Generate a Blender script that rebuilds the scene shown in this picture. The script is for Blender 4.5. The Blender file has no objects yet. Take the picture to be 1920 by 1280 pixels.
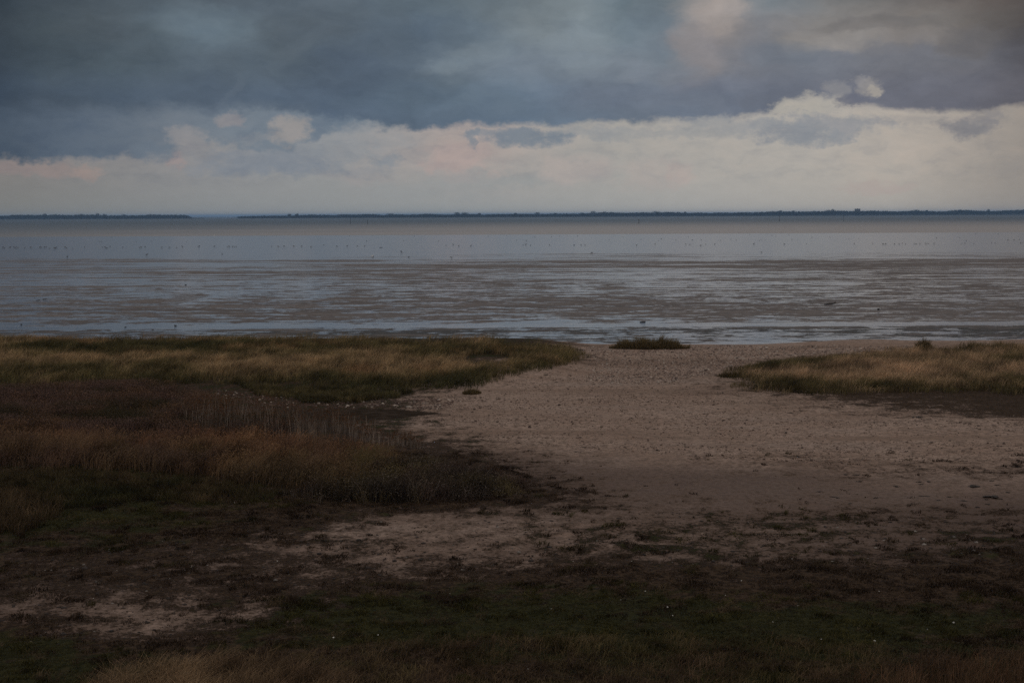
import bpy, math, random
import numpy as np
from mathutils import Vector, Matrix

random.seed(7)
RNG = np.random.default_rng(11)
S = bpy.context.scene
COL = S.collection

# ------------------------------------------------------------------ camera
FPX = 2667.0                       # focal length in photo pixels (1920 wide, 50 mm on 36 mm)
CAMZ = 11.0
PITCH = math.atan((640 - 402.3) / FPX)
ROLL = 0.0046
X3 = np.array([1.0, 0, 0])
FW = np.array([0, math.cos(PITCH), -math.sin(PITCH)])
U0 = np.array([0, math.sin(PITCH), math.cos(PITCH)])
RT = math.cos(ROLL) * X3 - math.sin(ROLL) * U0
UP = math.sin(ROLL) * X3 + math.cos(ROLL) * U0

cam_d = bpy.data.cameras.new("camera")
cam = bpy.data.objects.new("camera", cam_d)
COL.objects.link(cam)
cam_d.sensor_width = 36.0
cam_d.lens = 50.0
cam_d.clip_start = 0.1
cam_d.clip_end = 120000.0
M = Matrix(((RT[0], UP[0], -FW[0], 0), (RT[1], UP[1], -FW[1], 0), (RT[2], UP[2], -FW[2], CAMZ), (0, 0, 0, 1)))
cam.matrix_world = M
S.camera = cam


def proj(x, y, z):
    dx, dy, dz = x, y, z - CAMZ
    f = dx * FW[0] + dy * FW[1] + dz * FW[2]
    f = np.maximum(f, 0.01)
    r = dx * RT[0] + dy * RT[1] + dz * RT[2]
    u = dx * UP[0] + dy * UP[1] + dz * UP[2]
    return 960 + FPX * r / f, 640 - FPX * u / f


def ray(px, py):
    return FW + RT * (px - 960) / FPX + UP * (640 - py) / FPX


def at(px, py, z=0.0):
    d = ray(px, py)
    t = (z - CAMZ) / d[2]
    return d[0] * t, d[1] * t


def at_dist(px, py, Y):
    d = ray(px, py)
    t = Y / d[1]
    return d[0] * t, Y, CAMZ + d[2] * t


# ------------------------------------------------------------------ numpy noise
def _hash(ix, iy, seed):
    h = (ix.astype(np.int64) * 374761393 + iy.astype(np.int64) * 668265263 + seed * 2147483647) & 0xFFFFFFFF
    h = ((h ^ (h >> 13)) * 1274126177) & 0xFFFFFFFF
    h = (h ^ (h >> 16)) & 0xFFFF
    return h / 65535.0


def vnoise(x, y, seed=0):
    ix, iy = np.floor(x), np.floor(y)
    fx, fy = x - ix, y - iy
    fx = fx * fx * (3 - 2 * fx)
    fy = fy * fy * (3 - 2 * fy)
    a = _hash(ix, iy, seed); b = _hash(ix + 1, iy, seed)
    c = _hash(ix, iy + 1, seed); d = _hash(ix + 1, iy + 1, seed)
    return (a * (1 - fx) + b * fx) * (1 - fy) + (c * (1 - fx) + d * fx) * fy


def fbm(x, y, seed=0, octv=4):
    s = np.zeros_like(x); a = 0.5; t = 0
    for o in range(octv):
        s += a * vnoise(x * 2 ** o + 17.3 * o, y * 2 ** o - 9.1 * o, seed + o)
        t += a; a *= 0.55
    return s / t


def sstep(a, b, x):
    t = np.clip((x - a) / (b - a), 0, 1)
    return t * t * (3 - 2 * t)


def inpoly(px, py, poly):
    poly = np.array(poly, float)
    n = len(poly); c = np.zeros(px.shape, bool); j = n - 1
    for i in range(n):
        xi, yi = poly[i]; xj, yj = poly[j]
        if yi != yj:
            c ^= ((yi > py) != (yj > py)) & (px < (xj - xi) * (py - yi) / (yj - yi) + xi)
        j = i
    return c


def grid2(px, py, cols, rows):
    """bilinear look-up; rows = list of (py, [values])"""
    ry = np.array([r[0] for r in rows], float)
    V = np.array([r[1] for r in rows], float)
    cols = np.array(cols, float)
    i = np.clip(np.searchsorted(ry, py) - 1, 0, len(ry) - 2)
    j = np.clip(np.searchsorted(cols, px) - 1, 0, len(cols) - 2)
    fy = np.clip((py - ry[i]) / (ry[i + 1] - ry[i]), 0, 1)
    fx = np.clip((px - cols[j]) / (cols[j + 1] - cols[j]), 0, 1)
    return (V[i, j] * (1 - fx) + V[i, j + 1] * fx) * (1 - fy) + (V[i + 1, j] * (1 - fx) + V[i + 1, j + 1] * fx) * fy


# ------------------------------------------------------------------ helpers for objects
def tag(o, label=None, cat=None, group=None, kind=None):
    if label: o["label"] = label
    if cat: o["category"] = cat
    if group: o["group"] = group
    if kind: o["kind"] = kind
    return o


def link(name, me, mat=None, parent=None, loc=None):
    o = bpy.data.objects.new(name, me)
    COL.objects.link(o)
    if mat is not None and me is not None and not me.materials:
        me.materials.append(mat)
    if parent is not None: o.parent = parent
    if loc is not None: o.location = loc
    return o


def np_mesh(name, verts, loops, starts, cols=None, smooth=False, attrs=None):
    me = bpy.data.meshes.new(name)
    nv = len(verts)
    me.vertices.add(nv)
    me.vertices.foreach_set("co", np.ascontiguousarray(verts, np.float32).ravel())
    me.loops.add(len(loops))
    me.loops.foreach_set("vertex_index", np.ascontiguousarray(loops, np.int32))
    me.polygons.add(len(starts))
    me.polygons.foreach_set("loop_start", np.ascontiguousarray(starts, np.int32))
    if smooth:
        me.polygons.foreach_set("use_smooth", np.ones(len(starts), bool))
    me.update(calc_edges=True)
    if cols is not None:
        a = me.attributes.new("col", "FLOAT_COLOR", "POINT")
        c = np.ones((nv, 4), np.float32); c[:, :3] = cols
        a.data.foreach_set("color", c.ravel())
    for k, v in (attrs or {}).items():
        a = me.attributes.new(k, "FLOAT", "POINT")
        a.data.foreach_set("value", np.ascontiguousarray(v, np.float32))
    return me


def grid_mesh(name, xs, ys, zf, attrs=None, smooth=True):
    XX, YY = np.meshgrid(xs, ys)
    ZZ = zf(XX, YY)
    v = np.stack([XX, YY, ZZ], -1).reshape(-1, 3)
    nx, ny = len(xs), len(ys)
    i = (np.arange(ny - 1)[:, None] * nx + np.arange(nx - 1)[None, :]).ravel()
    q = np.stack([i, i + 1, i + 1 + nx, i + nx], 1)
    at_ = attrs(XX.ravel(), YY.ravel(), ZZ.ravel()) if attrs else None
    return np_mesh(name, v, q.ravel(), np.arange(len(q)) * 4, smooth=smooth, attrs=at_)


def blades(name, P, h, w, yaw, lean, curl, c0, c1):
    """grass blades: P (n,3), bend direction yaw, lean = sideways reach / height; five vertices each"""
    n = len(P)
    ax = np.stack([np.cos(yaw), np.sin(yaw), np.zeros(n)], 1)             # lean direction
    fa = RNG.uniform(0, math.pi, n)                                       # face direction
    sd = np.stack([np.cos(fa), np.sin(fa), np.zeros(n)], 1) * (w / 2)[:, None]
    mid = P + ax * (h * lean * 0.4)[:, None] + np.array([0, 0, 1.0]) * (h * 0.58)[:, None]
    tip = P + ax * (h * (lean + curl))[:, None] + np.array([0, 0, 1.0]) * (h * (1 - 0.25 * curl))[:, None]
    v = np.empty((n, 5, 3))
    v[:, 0] = P - sd; v[:, 1] = P + sd
    v[:, 2] = mid + sd * 0.8; v[:, 3] = mid - sd * 0.8
    v[:, 4] = tip
    b = np.arange(n)[:, None] * 5
    loops = np.concatenate([b + [[0, 1, 2, 3]], b + [[3, 2, 4]]], 1).ravel()
    st = (np.arange(n)[:, None] * 7 + np.array([[0, 4]])).ravel()
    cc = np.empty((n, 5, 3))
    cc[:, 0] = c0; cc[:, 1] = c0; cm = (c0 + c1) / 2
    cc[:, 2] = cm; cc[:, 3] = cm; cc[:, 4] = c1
    return v.reshape(-1, 3), loops, st, cc.reshape(-1, 3)


def quads(C, size, cols, flat=0.0, aspect=1.0):
    """randomly turned leaf quads"""
    n = len(C)
    a = RNG.normal(size=(n, 3)); a[:, 2] *= (1 - flat)
    a /= np.linalg.norm(a, axis=1)[:, None]
    b = np.cross(a, RNG.normal(size=(n, 3))); b /= np.linalg.norm(b, axis=1)[:, None]
    a = a * (size * aspect)[:, None]; b = b * size[:, None]
    v = np.stack([C - a, C - b * 0.5, C + a, C + b * 0.5], 1)
    loops = np.arange(n * 4); st = np.arange(n) * 4
    return v.reshape(-1, 3), loops, st, np.repeat(cols, 4, 0)


def join(parts):
    V, L, T, Cc = [], [], [], []
    nv = nl = 0
    for v, l, s, c in parts:
        V.append(v); L.append(l + nv); T.append(s + nl); Cc.append(c)
        nv += len(v); nl += len(l)
    return np.concatenate(V), np.concatenate(L), np.concatenate(T), np.concatenate(Cc)


# ------------------------------------------------------------------ node helper
class G:
    def __init__(self, tree):
        self.t = tree; self.n = tree.nodes; self.l = tree.links

    def node(self, typ, **kw):
        nd = self.n.new(typ)
        for k, v in kw.items(): setattr(nd, k, v)
        return nd

    def put(self, sock, v):
        if v is None: return
        if hasattr(v, "is_output"): self.l.new(v, sock)
        else: sock.default_value = v

    def m(self, op, a, b=None, c=None, clamp=False):
        nd = self.node("ShaderNodeMath", operation=op, use_clamp=clamp)
        self.put(nd.inputs[0], a); self.put(nd.inputs[1], b)
        if c is not None: self.put(nd.inputs[2], c)
        return nd.outputs[0]

    def add(self, a, b): return self.m("ADD", a, b)
    def sub(self, a, b): return self.m("SUBTRACT", a, b)
    def mul(self, a, b): return self.m("MULTIPLY", a, b)
    def ss(self, x, a, b, lo=0.0, hi=1.0):
        nd = self.node("ShaderNodeMapRange", interpolation_type="SMOOTHSTEP")
        self.put(nd.inputs[0], x); self.put(nd.inputs[1], a); self.put(nd.inputs[2], b)
        self.put(nd.inputs[3], lo); self.put(nd.inputs[4], hi)
        return nd.outputs[0]

    def mix(self, f, a, b, mode="MIX"):
        nd = self.node("ShaderNodeMix", data_type="RGBA", blend_type=mode)
        self.put(nd.inputs[0], f)
        for s, v in ((nd.inputs[6], a), (nd.inputs[7], b)):
            if isinstance(v, (tuple, list)): v = (v[0], v[1], v[2], 1)
            self.put(s, v)
        return nd.outputs[2]

    def xyz(self, v):
        nd = self.node("ShaderNodeSeparateXYZ"); self.put(nd.inputs[0], v); return nd.outputs

    def vec(self, x, y, z=0.0):
        nd = self.node("ShaderNodeCombineXYZ")
        for s, v in zip(nd.inputs, (x, y, z)): self.put(s, v)
        return nd.outputs[0]

    def noise(self, v, scale, detail=4.0, rough=0.55, out=0, dist=0.0):
        nd = self.node("ShaderNodeTexNoise")
        self.put(nd.inputs["Vector"], v); nd.inputs["Scale"].default_value = scale
        nd.inputs["Detail"].default_value = detail; nd.inputs["Roughness"].default_value = rough
        nd.inputs["Distortion"].default_value = dist
        return nd.outputs[out]

    def ramp(self, fac, stops, interp="LINEAR"):
        nd = self.node("ShaderNodeValToRGB"); cr = nd.color_ramp; cr.interpolation = interp
        self.put(nd.inputs[0], fac)
        while len(cr.elements) < len(stops): cr.elements.new(0.5)
        for e, (p, c) in zip(cr.elements, stops):
            e.position = p
        for e, (p, c) in zip(cr.elements, stops):
            e.color = (c, c, c, 1) if isinstance(c, (int, float)) else (c[0], c[1], c[2], 1)
        return nd.outputs[0]

    def attr(self, name, out=2):
        nd = self.node("ShaderNodeAttribute", attribute_name=name); return nd.outputs[out]

    def bump(self, h, strength, dist, normal=None):
        nd = self.node("ShaderNodeBump"); self.put(nd.inputs["Height"], h)
        nd.inputs["Strength"].default_value = strength; nd.inputs["Distance"].default_value = dist
        if normal is not None: self.put(nd.inputs["Normal"], normal)
        return nd.outputs[0]

    def bsdf(self, color, rough, normal=None, spec=0.5, ior=None):
        nd = self.node("ShaderNodeBsdfPrincipled")
        self.put(nd.inputs["Base Color"], (color[0], color[1], color[2], 1) if isinstance(color, (tuple, list)) else color)
        self.put(nd.inputs["Roughness"], rough)
        nd.inputs["Specular IOR Level"].default_value = spec
        if ior: nd.inputs["IOR"].default_value = ior
        if normal is not None: self.put(nd.inputs["Normal"], normal)
        return nd.outputs[0]

    def mixsh(self, f, a, b):
        nd = self.node("ShaderNodeMixShader"); self.put(nd.inputs[0], f)
        self.l.new(a, nd.inputs[1]); self.l.new(b, nd.inputs[2]); return nd.outputs[0]


def material(name):
    mt = bpy.data.materials.new(name); mt.use_nodes = True
    mt.node_tree.nodes.clear()
    g = G(mt.node_tree)
    out = g.node("ShaderNodeOutputMaterial")
    return mt, g, out


def lin(c):
    return tuple((v / 255 / 12.92) if v / 255 <= 0.04045 else ((v / 255 + 0.055) / 1.055) ** 2.4 for v in c)


# ------------------------------------------------------------------ world: overcast evening sky
SUN_AZ, SUN_EL = math.radians(150), math.radians(14)
KSKY = 1.0


def p2s(px, py):
    d = ray(px, py); d = d / np.linalg.norm(d)
    return 2667 * math.atan2(d[0], d[1]), 2667 * math.asin(d[2])


w = bpy.data.worlds.new("World"); S.world = w; w.use_nodes = True
w.node_tree.nodes.clear()
g = G(w.node_tree)
tc = g.node("ShaderNodeTexCoord").outputs["Generated"]
dx, dy, dz = g.xyz(tc)[:3]
AZ = g.mul(g.m("ARCTAN2", dx, g.m("ABSOLUTE", dy)), 2667.0)
EL = g.mul(g.m("ARCSINE", dz), 2667.0)
# domain warp, so that edges of cloud wander
wv = g.vec(g.mul(AZ, 1 / 130), g.mul(EL, 1 / 80), 3.1)
nw = g.node("ShaderNodeSeparateColor"); g.put(nw.inputs[0], g.noise(wv, 1.0, 5, 0.6, out=1))
AX = g.add(AZ, g.mul(g.sub(nw.outputs[0], 0.5), 110))
EY = g.add(EL, g.mul(g.sub(nw.outputs[1], 0.5), 56))
# finer warp for crisp torn edges
wv2 = g.vec(g.mul(AZ, 1 / 34), g.mul(EL, 1 / 26), 7.7)
nw2 = g.node("ShaderNodeSeparateColor"); g.put(nw2.inputs[0], g.noise(wv2, 1.0, 4, 0.62, out=1))
AXc = g.add(AX, g.mul(g.sub(nw2.outputs[0], 0.5), 60))
EYc = g.add(EY, g.mul(g.sub(nw2.outputs[1], 0.5), 34))


def fac_of(s): return g.m("MULTIPLY_ADD", s, 1 / 2400, 0.5)


FAX = fac_of(AX)
RAG = g.mul(g.sub(g.noise(g.vec(g.mul(AZ, 1 / 48), g.mul(EL, 1 / 30), 5.5), 1.0, 9, 0.74), 0.5), 5.0)
RAGS = g.mul(g.sub(g.noise(g.vec(g.mul(AZ, 1 / 110), g.mul(EL, 1 / 60), 8.5), 1.0, 6, 0.6), 0.5), 3.4)


def row(py, stops, interp="LINEAR"):
    st = []
    for px, c in stops:
        s, _ = p2s(px, py)
        st.append((min(1, max(0, s / 2400 + 0.5)), lin(c)))
    return g.ramp(FAX, st, interp)


def vstep(e, pya, pyb):
    """0 at height of photo row pya, 1 at pyb (pyb above)"""
    return g.ss(e, p2s(960, pya)[1], p2s(960, pyb)[1])


def vlin(e, pya, pyb):
    nd = g.node("ShaderNodeMapRange"); g.put(nd.inputs[0], e)
    nd.inputs[1].default_value = p2s(960, pya)[1]; nd.inputs[2].default_value = p2s(960, pyb)[1]
    return nd.outputs[0]


low0 = row(395, [(0, (126, 126, 122)), (400, (139, 141, 140)), (900, (152, 154, 152)), (1300, (166, 164, 159)), (1650, (170, 165, 157)), (1920, (148, 142, 135))])
low1 = row(290, [(0, (126, 123, 122)), (300, (138, 137, 138)), (600, (146, 147, 148)), (860, (163, 155, 151)), (1100, (163, 160, 155)), (1500, (173, 168, 161)), (1700, (175, 167, 158)), (1920, (150, 143, 136))])
c = g.mix(vlin(EY, 395, 290), low0, low1)


def blob(c, px, py, rx, ry, col, op=1.0, soft=1.05, ang=0.0, crisp=True):
    s, e = p2s(px, py)
    X_, Y_ = (AXc, EYc) if crisp else (AX, EY)
    a = g.sub(X_, s); b = g.sub(Y_, e)
    if ang:
        ca, sa = math.cos(ang), math.sin(ang)
        a, b = g.add(g.mul(a, ca), g.mul(b, sa)), g.sub(g.mul(b, ca), g.mul(a, sa))
    a = g.mul(a, 1 / rx); b = g.mul(b, 1 / ry)
    r = g.add(g.add(g.mul(a, a), g.mul(b, b)), RAG if crisp else RAGS)
    f = g.ss(r, 1 + soft, max(-.2, 1 - soft), 0.0, op)
    return g.mix(f, c, lin(col))


# low pink heaps and grey-blue shreds under the deck
for a in [(1080, 318, 60, 26, (172, 162, 157), .6), (1215, 330, 55, 30, (170, 161, 156), .5), (1275, 325, 30, 22, (174, 160, 155), .5), (880, 275, 80, 46, (168, 156, 151), .7),
          (860, 300, 60, 34, (170, 154, 150), .6), (60, 312, 90, 14, (142, 130, 127), .8), (160, 322, 26, 16, (148, 135, 130), .8), (1640, 350, 50, 12, (172, 158, 152), .5),
          (665, 330, 60, 16, (152, 148, 147), .6), (880, 338, 30, 10, (166, 152, 149), .6)]:
    c = blob(c, *a[:5], op=a[5])
for a in [(500, 300, 130, 26, (126, 133, 142), .8), (560, 318, 70, 16, (126, 133, 142), .7), (730, 298, 32, 16, (128, 136, 144), .8), (690, 322, 50, 12, (136, 140, 145), .5),
          (900, 338, 110, 14, (146, 150, 150), .6), (800, 362, 130, 16, (146, 149, 149), .5), (1100, 290, 70, 10, (156, 155, 152), .4)]:
    c = blob(c, *a[:5], op=a[5])


def edge(pts):
    st = []
    for px, py in pts:
        s, e = p2s(px, py); st.append((min(1, max(0, s / 2400 + 0.5)), max(0.0, e / 500)))
    return g.mul(g.ramp(fac_of(AXc), st), 500.0)


# middle cloud bank on the left
mid_e = edge([(-150, 300), (0, 297), (120, 297), (200, 292), (250, 292), (300, 284), (330, 262), (380, 258), (430, 268), (480, 288), (540, 290), (600, 268), (640, 254), (720, 236), (900, 225), (2050, 120)])
mid_c = row(255, [(0, (74, 86, 100)), (150, (90, 102, 116)), (300, (106, 116, 127)), (420, (116, 126, 136)), (560, (114, 125, 136)), (650, (108, 121, 134)), (900, (120, 130, 138))])
mask = g.ss(g.sub(EYc, mid_e), -7.0, 9.0)
c = g.mix(mask, c, mid_c)
for a in [(545, 246, 36, 26, (148, 145, 144), .95), (345, 258, 36, 20, (140, 139, 141), .85), (325, 296, 14, 12, (152, 140, 138), .8), (430, 222, 26, 12, (142, 139, 141), .8), (470, 262, 40, 8, (132, 136, 141), .6),
          (700, 258, 80, 24, (144, 147, 150), .7), (640, 280, 60, 22, (140, 144, 148), .6)]:
    c = blob(c, *a[:5], op=a[5])

# the main deck
deck_e = edge([(-150, 220), (0, 218), (150, 217), (250, 211), (330, 206), (420, 208), (560, 211), (600, 224), (680, 236), (780, 239), (900, 237), (1000, 239), (1090, 237), (1200, 231), (1300, 225), (1400, 217), (1460, 209),
               (1490, 196), (1530, 186), (1570, 190), (1610, 201), (1660, 203), (1750, 205), (1850, 203), (1920, 201), (2050, 198)])
r0 = row(5, [(0, (54, 64, 73)), (90, (66, 75, 83)), (200, (78, 88, 96)), (400, (86, 97, 107)), (600, (90, 101, 111)), (800, (92, 105, 115)), (930, (108, 120, 128)), (1000, (112, 122, 128)), (1100, (126, 137, 143)), (1180, (106, 120, 129)), (1250, (114, 124, 131)), (1290, (142, 140, 140)), (1340, (168, 160, 155)), (1390, (130, 132, 134)), (1450, (118, 126, 132)), (1530, (124, 125, 126)), (1620, (112, 112, 112)), (1750, (106, 101, 99)), (1850, (94, 87, 84)), (1920, (80, 73, 71))])
r1 = row(60, [(0, (58, 67, 75)), (90, (70, 80, 87)), (200, (81, 91, 99)), (330, (92, 105, 114)), (400, (97, 111, 121)), (490, (90, 101, 110)), (600, (90, 101, 111)), (800, (86, 100, 114)), (900, (100, 113, 124)), (1000, (118, 128, 134)), (1100, (126, 137, 144)), (1180, (112, 125, 134)), (1250, (112, 122, 132)), (1290, (142, 139, 139)), (1360, (138, 134, 134)), (1440, (126, 127, 131)), (1530, (132, 129, 127)), (1650, (128, 124, 121)), (1780, (114, 110, 107)), (1920, (80, 76, 75))])
r2 = row(120, [(0, (57, 67, 77)), (90, (68, 79, 88)), (200, (78, 90, 99)), (400, (88, 100, 111)), (550, (88, 100, 110)), (650, (84, 97, 111)), (760, (90, 103, 116)), (860, (106, 118, 128)), (960, (110, 121, 132)), (1100, (120, 130, 140)), (1230, (114, 124, 134)), (1300, (128, 128, 132)), (1400, (116, 119, 127)), (1500, (110, 115, 124)), (1650, (112, 114, 121)), (1800, (104, 105, 111)), (1920, (86, 86, 92))])
r3 = row(185, [(0, (58, 70, 84)), (90, (70, 82, 95)), (200, (79, 92, 106)), (400, (83, 96, 111)), (600, (84, 98, 114)), (750, (90, 105, 120)), (850, (96, 111, 125)), (960, (101, 116, 131)), (1100, (108, 119, 134)), (1300, (110, 118, 131)), (1400, (106, 113, 126)), (1600, (108, 111, 122)), (1750, (106, 108, 118)), (1920, (96, 95, 102))])
r4 = row(235, [(0, (66, 78, 92)), (200, (84, 97, 111)), (400, (88, 101, 116)), (600, (84, 98, 115)), (800, (92, 107, 123)), (1000, (100, 115, 131)), (1200, (106, 117, 131)), (1400, (108, 116, 130)), (1600, (104, 108, 120)), (1920, (96, 96, 104))])
d = g.mix(vstep(EY, 235, 185), r4, r3)
d = g.mix(vstep(EY, 185, 120), d, r2)
d = g.mix(vstep(EY, 120, 60), d, r1)
d = g.mix(vstep(EY, 60, 5), d, r0)
# lighter and darker swells in the deck
for a in [(400, 45, 75, 30, (101, 115, 125), .65, 0), (340, 30, 60, 22, (96, 109, 119), .5, 0), (560, 95, 90, 14, (96, 107, 117), .3, .75), (430, 170, 46, 7, (100, 111, 123), .25, .7),
          (880, 100, 120, 20, (118, 130, 139), .55, .35), (640, 150, 130, 40, (84, 97, 113), .4, 0), (1090, 90, 60, 36, (126, 137, 145), .5, 0), (1230, 30, 40, 30, (104, 117, 127), .6, 0),
          (1305, 100, 44, 50, (138, 134, 136), .7, 0), (1350, 30, 50, 34, (156, 148, 144), .75, 0), (1560, 72, 100, 20, (141, 137, 134), .8, 0), (1720, 66, 70, 16, (130, 125, 122), .6, 0), (1660, 45, 120, 12, (110, 108, 108), .6, 0),
          (1450, 100, 70, 20, (108, 115, 125), .5, 0), (1810, 75, 50, 26, (100, 98, 99), .6, 0), (1250, 140, 60, 20, (116, 122, 132), .5, 0), (1380, 160, 120, 14, (114, 119, 131), .5, 0), (1190, 135, 40, 22, (122, 130, 140), .5, 0)]:
    d = blob(d, *a[:5], op=a[5], soft=0.8, ang=a[6], crisp=False)
mot = g.noise(g.vec(g.mul(AX, 1 / 170), g.mul(EY, 1 / 75), 1.3), 1.0, 6, 0.6)
d = g.mix(1.0, d, g.ramp(mot, [(0.25, 0.80), (0.75, 1.19)]), "MULTIPLY")
frag = g.mul(g.sub(g.noise(g.vec(g.mul(AZ, 1 / 75), g.mul(EL, 1 / 42), 6.6), 1.0, 8, 0.7), 0.5), 46.0)
soft = g.ss(AZ, p2s(700, 230)[0], p2s(300, 230)[0])                       # the deck frays out softly towards the left
EYm = g.add(EY, g.mul(g.sub(EYc, EY), g.m("MULTIPLY_ADD", g.ss(AZ, p2s(1620, 190)[0], p2s(1500, 190)[0]), .35, .35)))
dist_ = g.add(g.sub(EYm, deck_e), g.mul(frag, g.m("MULTIPLY_ADD", soft, .5, .35)))
mask = g.mix(soft, g.ss(dist_, -6.0, 11.0), g.ss(dist_, -16.0, 30.0))
mk = g.node("ShaderNodeSeparateColor"); g.put(mk.inputs[0], mask); mask = mk.outputs[0]
c = g.mix(mask, c, d)
# torn openings with bright cloud behind, and shreds hanging below
for a in [(1520, 196, 46, 17, (168, 164, 157), .85, 0), (1560, 168, 22, 15, (140, 139, 141), .7, 0), (1630, 166, 26, 14, (158, 153, 148), .6, 0), (1640, 172, 16, 6, (174, 166, 154), .55, 0), (1610, 152, 16, 9, (146, 144, 145), .55, 0), (1500, 205, 30, 10, (172, 167, 158), .6, 0)]:
    c = blob(c, *a[:5], op=a[5])
for a in [(1600, 190, 36, 13, (105, 108, 120), .9), (1540, 238, 110, 20, (139, 142, 147), .85), (1510, 256, 66, 11, (138, 142, 147), .8), (1620, 236, 60, 7, (144, 145, 148), .6), (1400, 232, 110, 14, (136, 141, 147), .55), (1240, 250, 90, 10, (144, 147, 150), .45), (1090, 252, 70, 10, (140, 145, 150), .5), (1740, 226, 90, 9, (150, 146, 144), .35),
          (1812, 236, 40, 15, (128, 127, 130), .9), (1845, 218, 16, 14, (136, 133, 134), .7), (985, 262, 62, 15, (114, 126, 138), .85), (888, 260, 11, 17, (124, 132, 141), .8), (920, 250, 50, 8, (122, 131, 141), .7),
          (600, 248, 16, 18, (108, 120, 133), .8), (285, 282, 38, 15, (106, 117, 129), .7), (1170, 256, 50, 9, (150, 151, 151), .6), (1300, 250, 80, 9, (152, 152, 151), .5)]:
    c = blob(c, *a[:5], op=a[5])
heap = g.noise(g.vec(g.mul(AX, 1 / 62), g.mul(EY, 1 / 26), 2.2), 1.0, 6, 0.62)
c = g.mix(g.m("MULTIPLY", vstep(EY, 370, 320), g.sub(1.0, g.mul(mask, .45))), c, g.mix(1.0, c, g.ramp(heap, [(0.28, (.86, .88, .92)), (0.5, (1.0, 1.0, 1.0)), (0.72, (1.09, 1.06, 1.04))]), "MULTIPLY"))
fine = g.noise(g.vec(g.mul(AZ, 1 / 26), g.mul(EL, 1 / 16), 9.0), 1.0, 5, 0.6)
c = g.mix(1.0, c, g.ramp(fine, [(0.2, 0.965), (0.8, 1.035)]), "MULTIPLY")
# overhead: broken overcast with a little clear sky between
sky = g.node("ShaderNodeTexSky", sky_type="NISHITA")
sky.sun_disc = False; sky.sun_elevation = SUN_EL; sky.sun_rotation = SUN_AZ
clear = g.mix(1.0, sky.outputs[0], (0.09, 0.09, 0.09), "MULTIPLY")
on = g.noise(tc, 2.2, 6, 0.6)
over = g.ramp(on, [(0.3, (0.27, 0.275, 0.285)), (0.7, (0.55, 0.535, 0.515))])
over = g.mix(0.14, over, clear)
c = g.mix(g.ss(EL, 430, 1150), c, over)
c = g.mix(g.ss(EL, -8.0, 0.0, 1.0, 0.0), c, (0.12, 0.12, 0.12))
bg = g.node("ShaderNodeBackground"); g.put(bg.inputs[0], c); bg.inputs[1].default_value = KSKY
wo = g.node("ShaderNodeOutputWorld"); g.l.new(bg.outputs[0], wo.inputs[0])
w.cycles.sampling_method = "MANUAL"; w.cycles.sample_map_resolution = 512

sd = bpy.data.lights.new("sun", "SUN"); sd.energy = 0.8; sd.angle = math.radians(14); sd.color = (1.0, 0.82, 0.62)
so = bpy.data.objects.new("sun", sd); COL.objects.link(so)
sp = Vector((math.sin(SUN_AZ) * math.cos(SUN_EL), math.cos(SUN_AZ) * math.cos(SUN_EL), math.sin(SUN_EL)))
so.rotation_euler = (-sp).to_track_quat("-Z", "Y").to_euler()
so.location = sp * 60

# ------------------------------------------------------------------ the land
ZM = -1.0                           # mud flat and sea level


def height(x, y):
    x = np.asarray(x, float); y = np.asarray(y, float)
    h = 0.22 * (fbm(x / 9, y / 9, 3, 3) - 0.5) + 0.05 * (fbm(x / 1.3, y / 1.3, 8, 3) - 0.5)
    hm = fbm(x / .62, y / .5, 61, 3) - .45
    h = h + 0.16 * np.maximum(hm, -.08) * sstep(70, 50, y) * (.35 + 1.1 * fbm(x / 4, y / 4, 63, 2))
    px = 960 + FPX * x / np.maximum(y, 8)
    left = sstep(1130, 960, px) * sstep(88, 100, y)
    right = sstep(1400, 1600, px) * sstep(90, 102, y)
    h = h + 0.55 * left * (0.7 + 0.6 * fbm(x / 7, y / 7, 21, 2)) + 0.25 * right
    h = h + 0.35 * np.exp(-((y - 113) / 7.0) ** 2)
    # reed bed stands on a low swell, pool lies in a hollow
    h = h + 0.25 * sstep(980, 600, px) * np.exp(-((y - 66) / 7.0) ** 2)
    pl = np.exp(-(((px - 660) / 190) ** 4)) * np.exp(-(((y - 78.4 - (px - 660) / 260) / (2.6 - 2.1 * sstep(690, 850, px))) ** 4))
    h = h * (1 - 0.75 * pl) - 0.15 * pl
    dune = np.maximum(0, 9.2 - 0.372 * y)
    h = h + np.where(y < 30, np.maximum(dune, 0), 0)
    h = np.where(y < 24, h, h)
    k = sstep(117, 133, y)
    return h * (1 - k) - 1.7 * k


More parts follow.
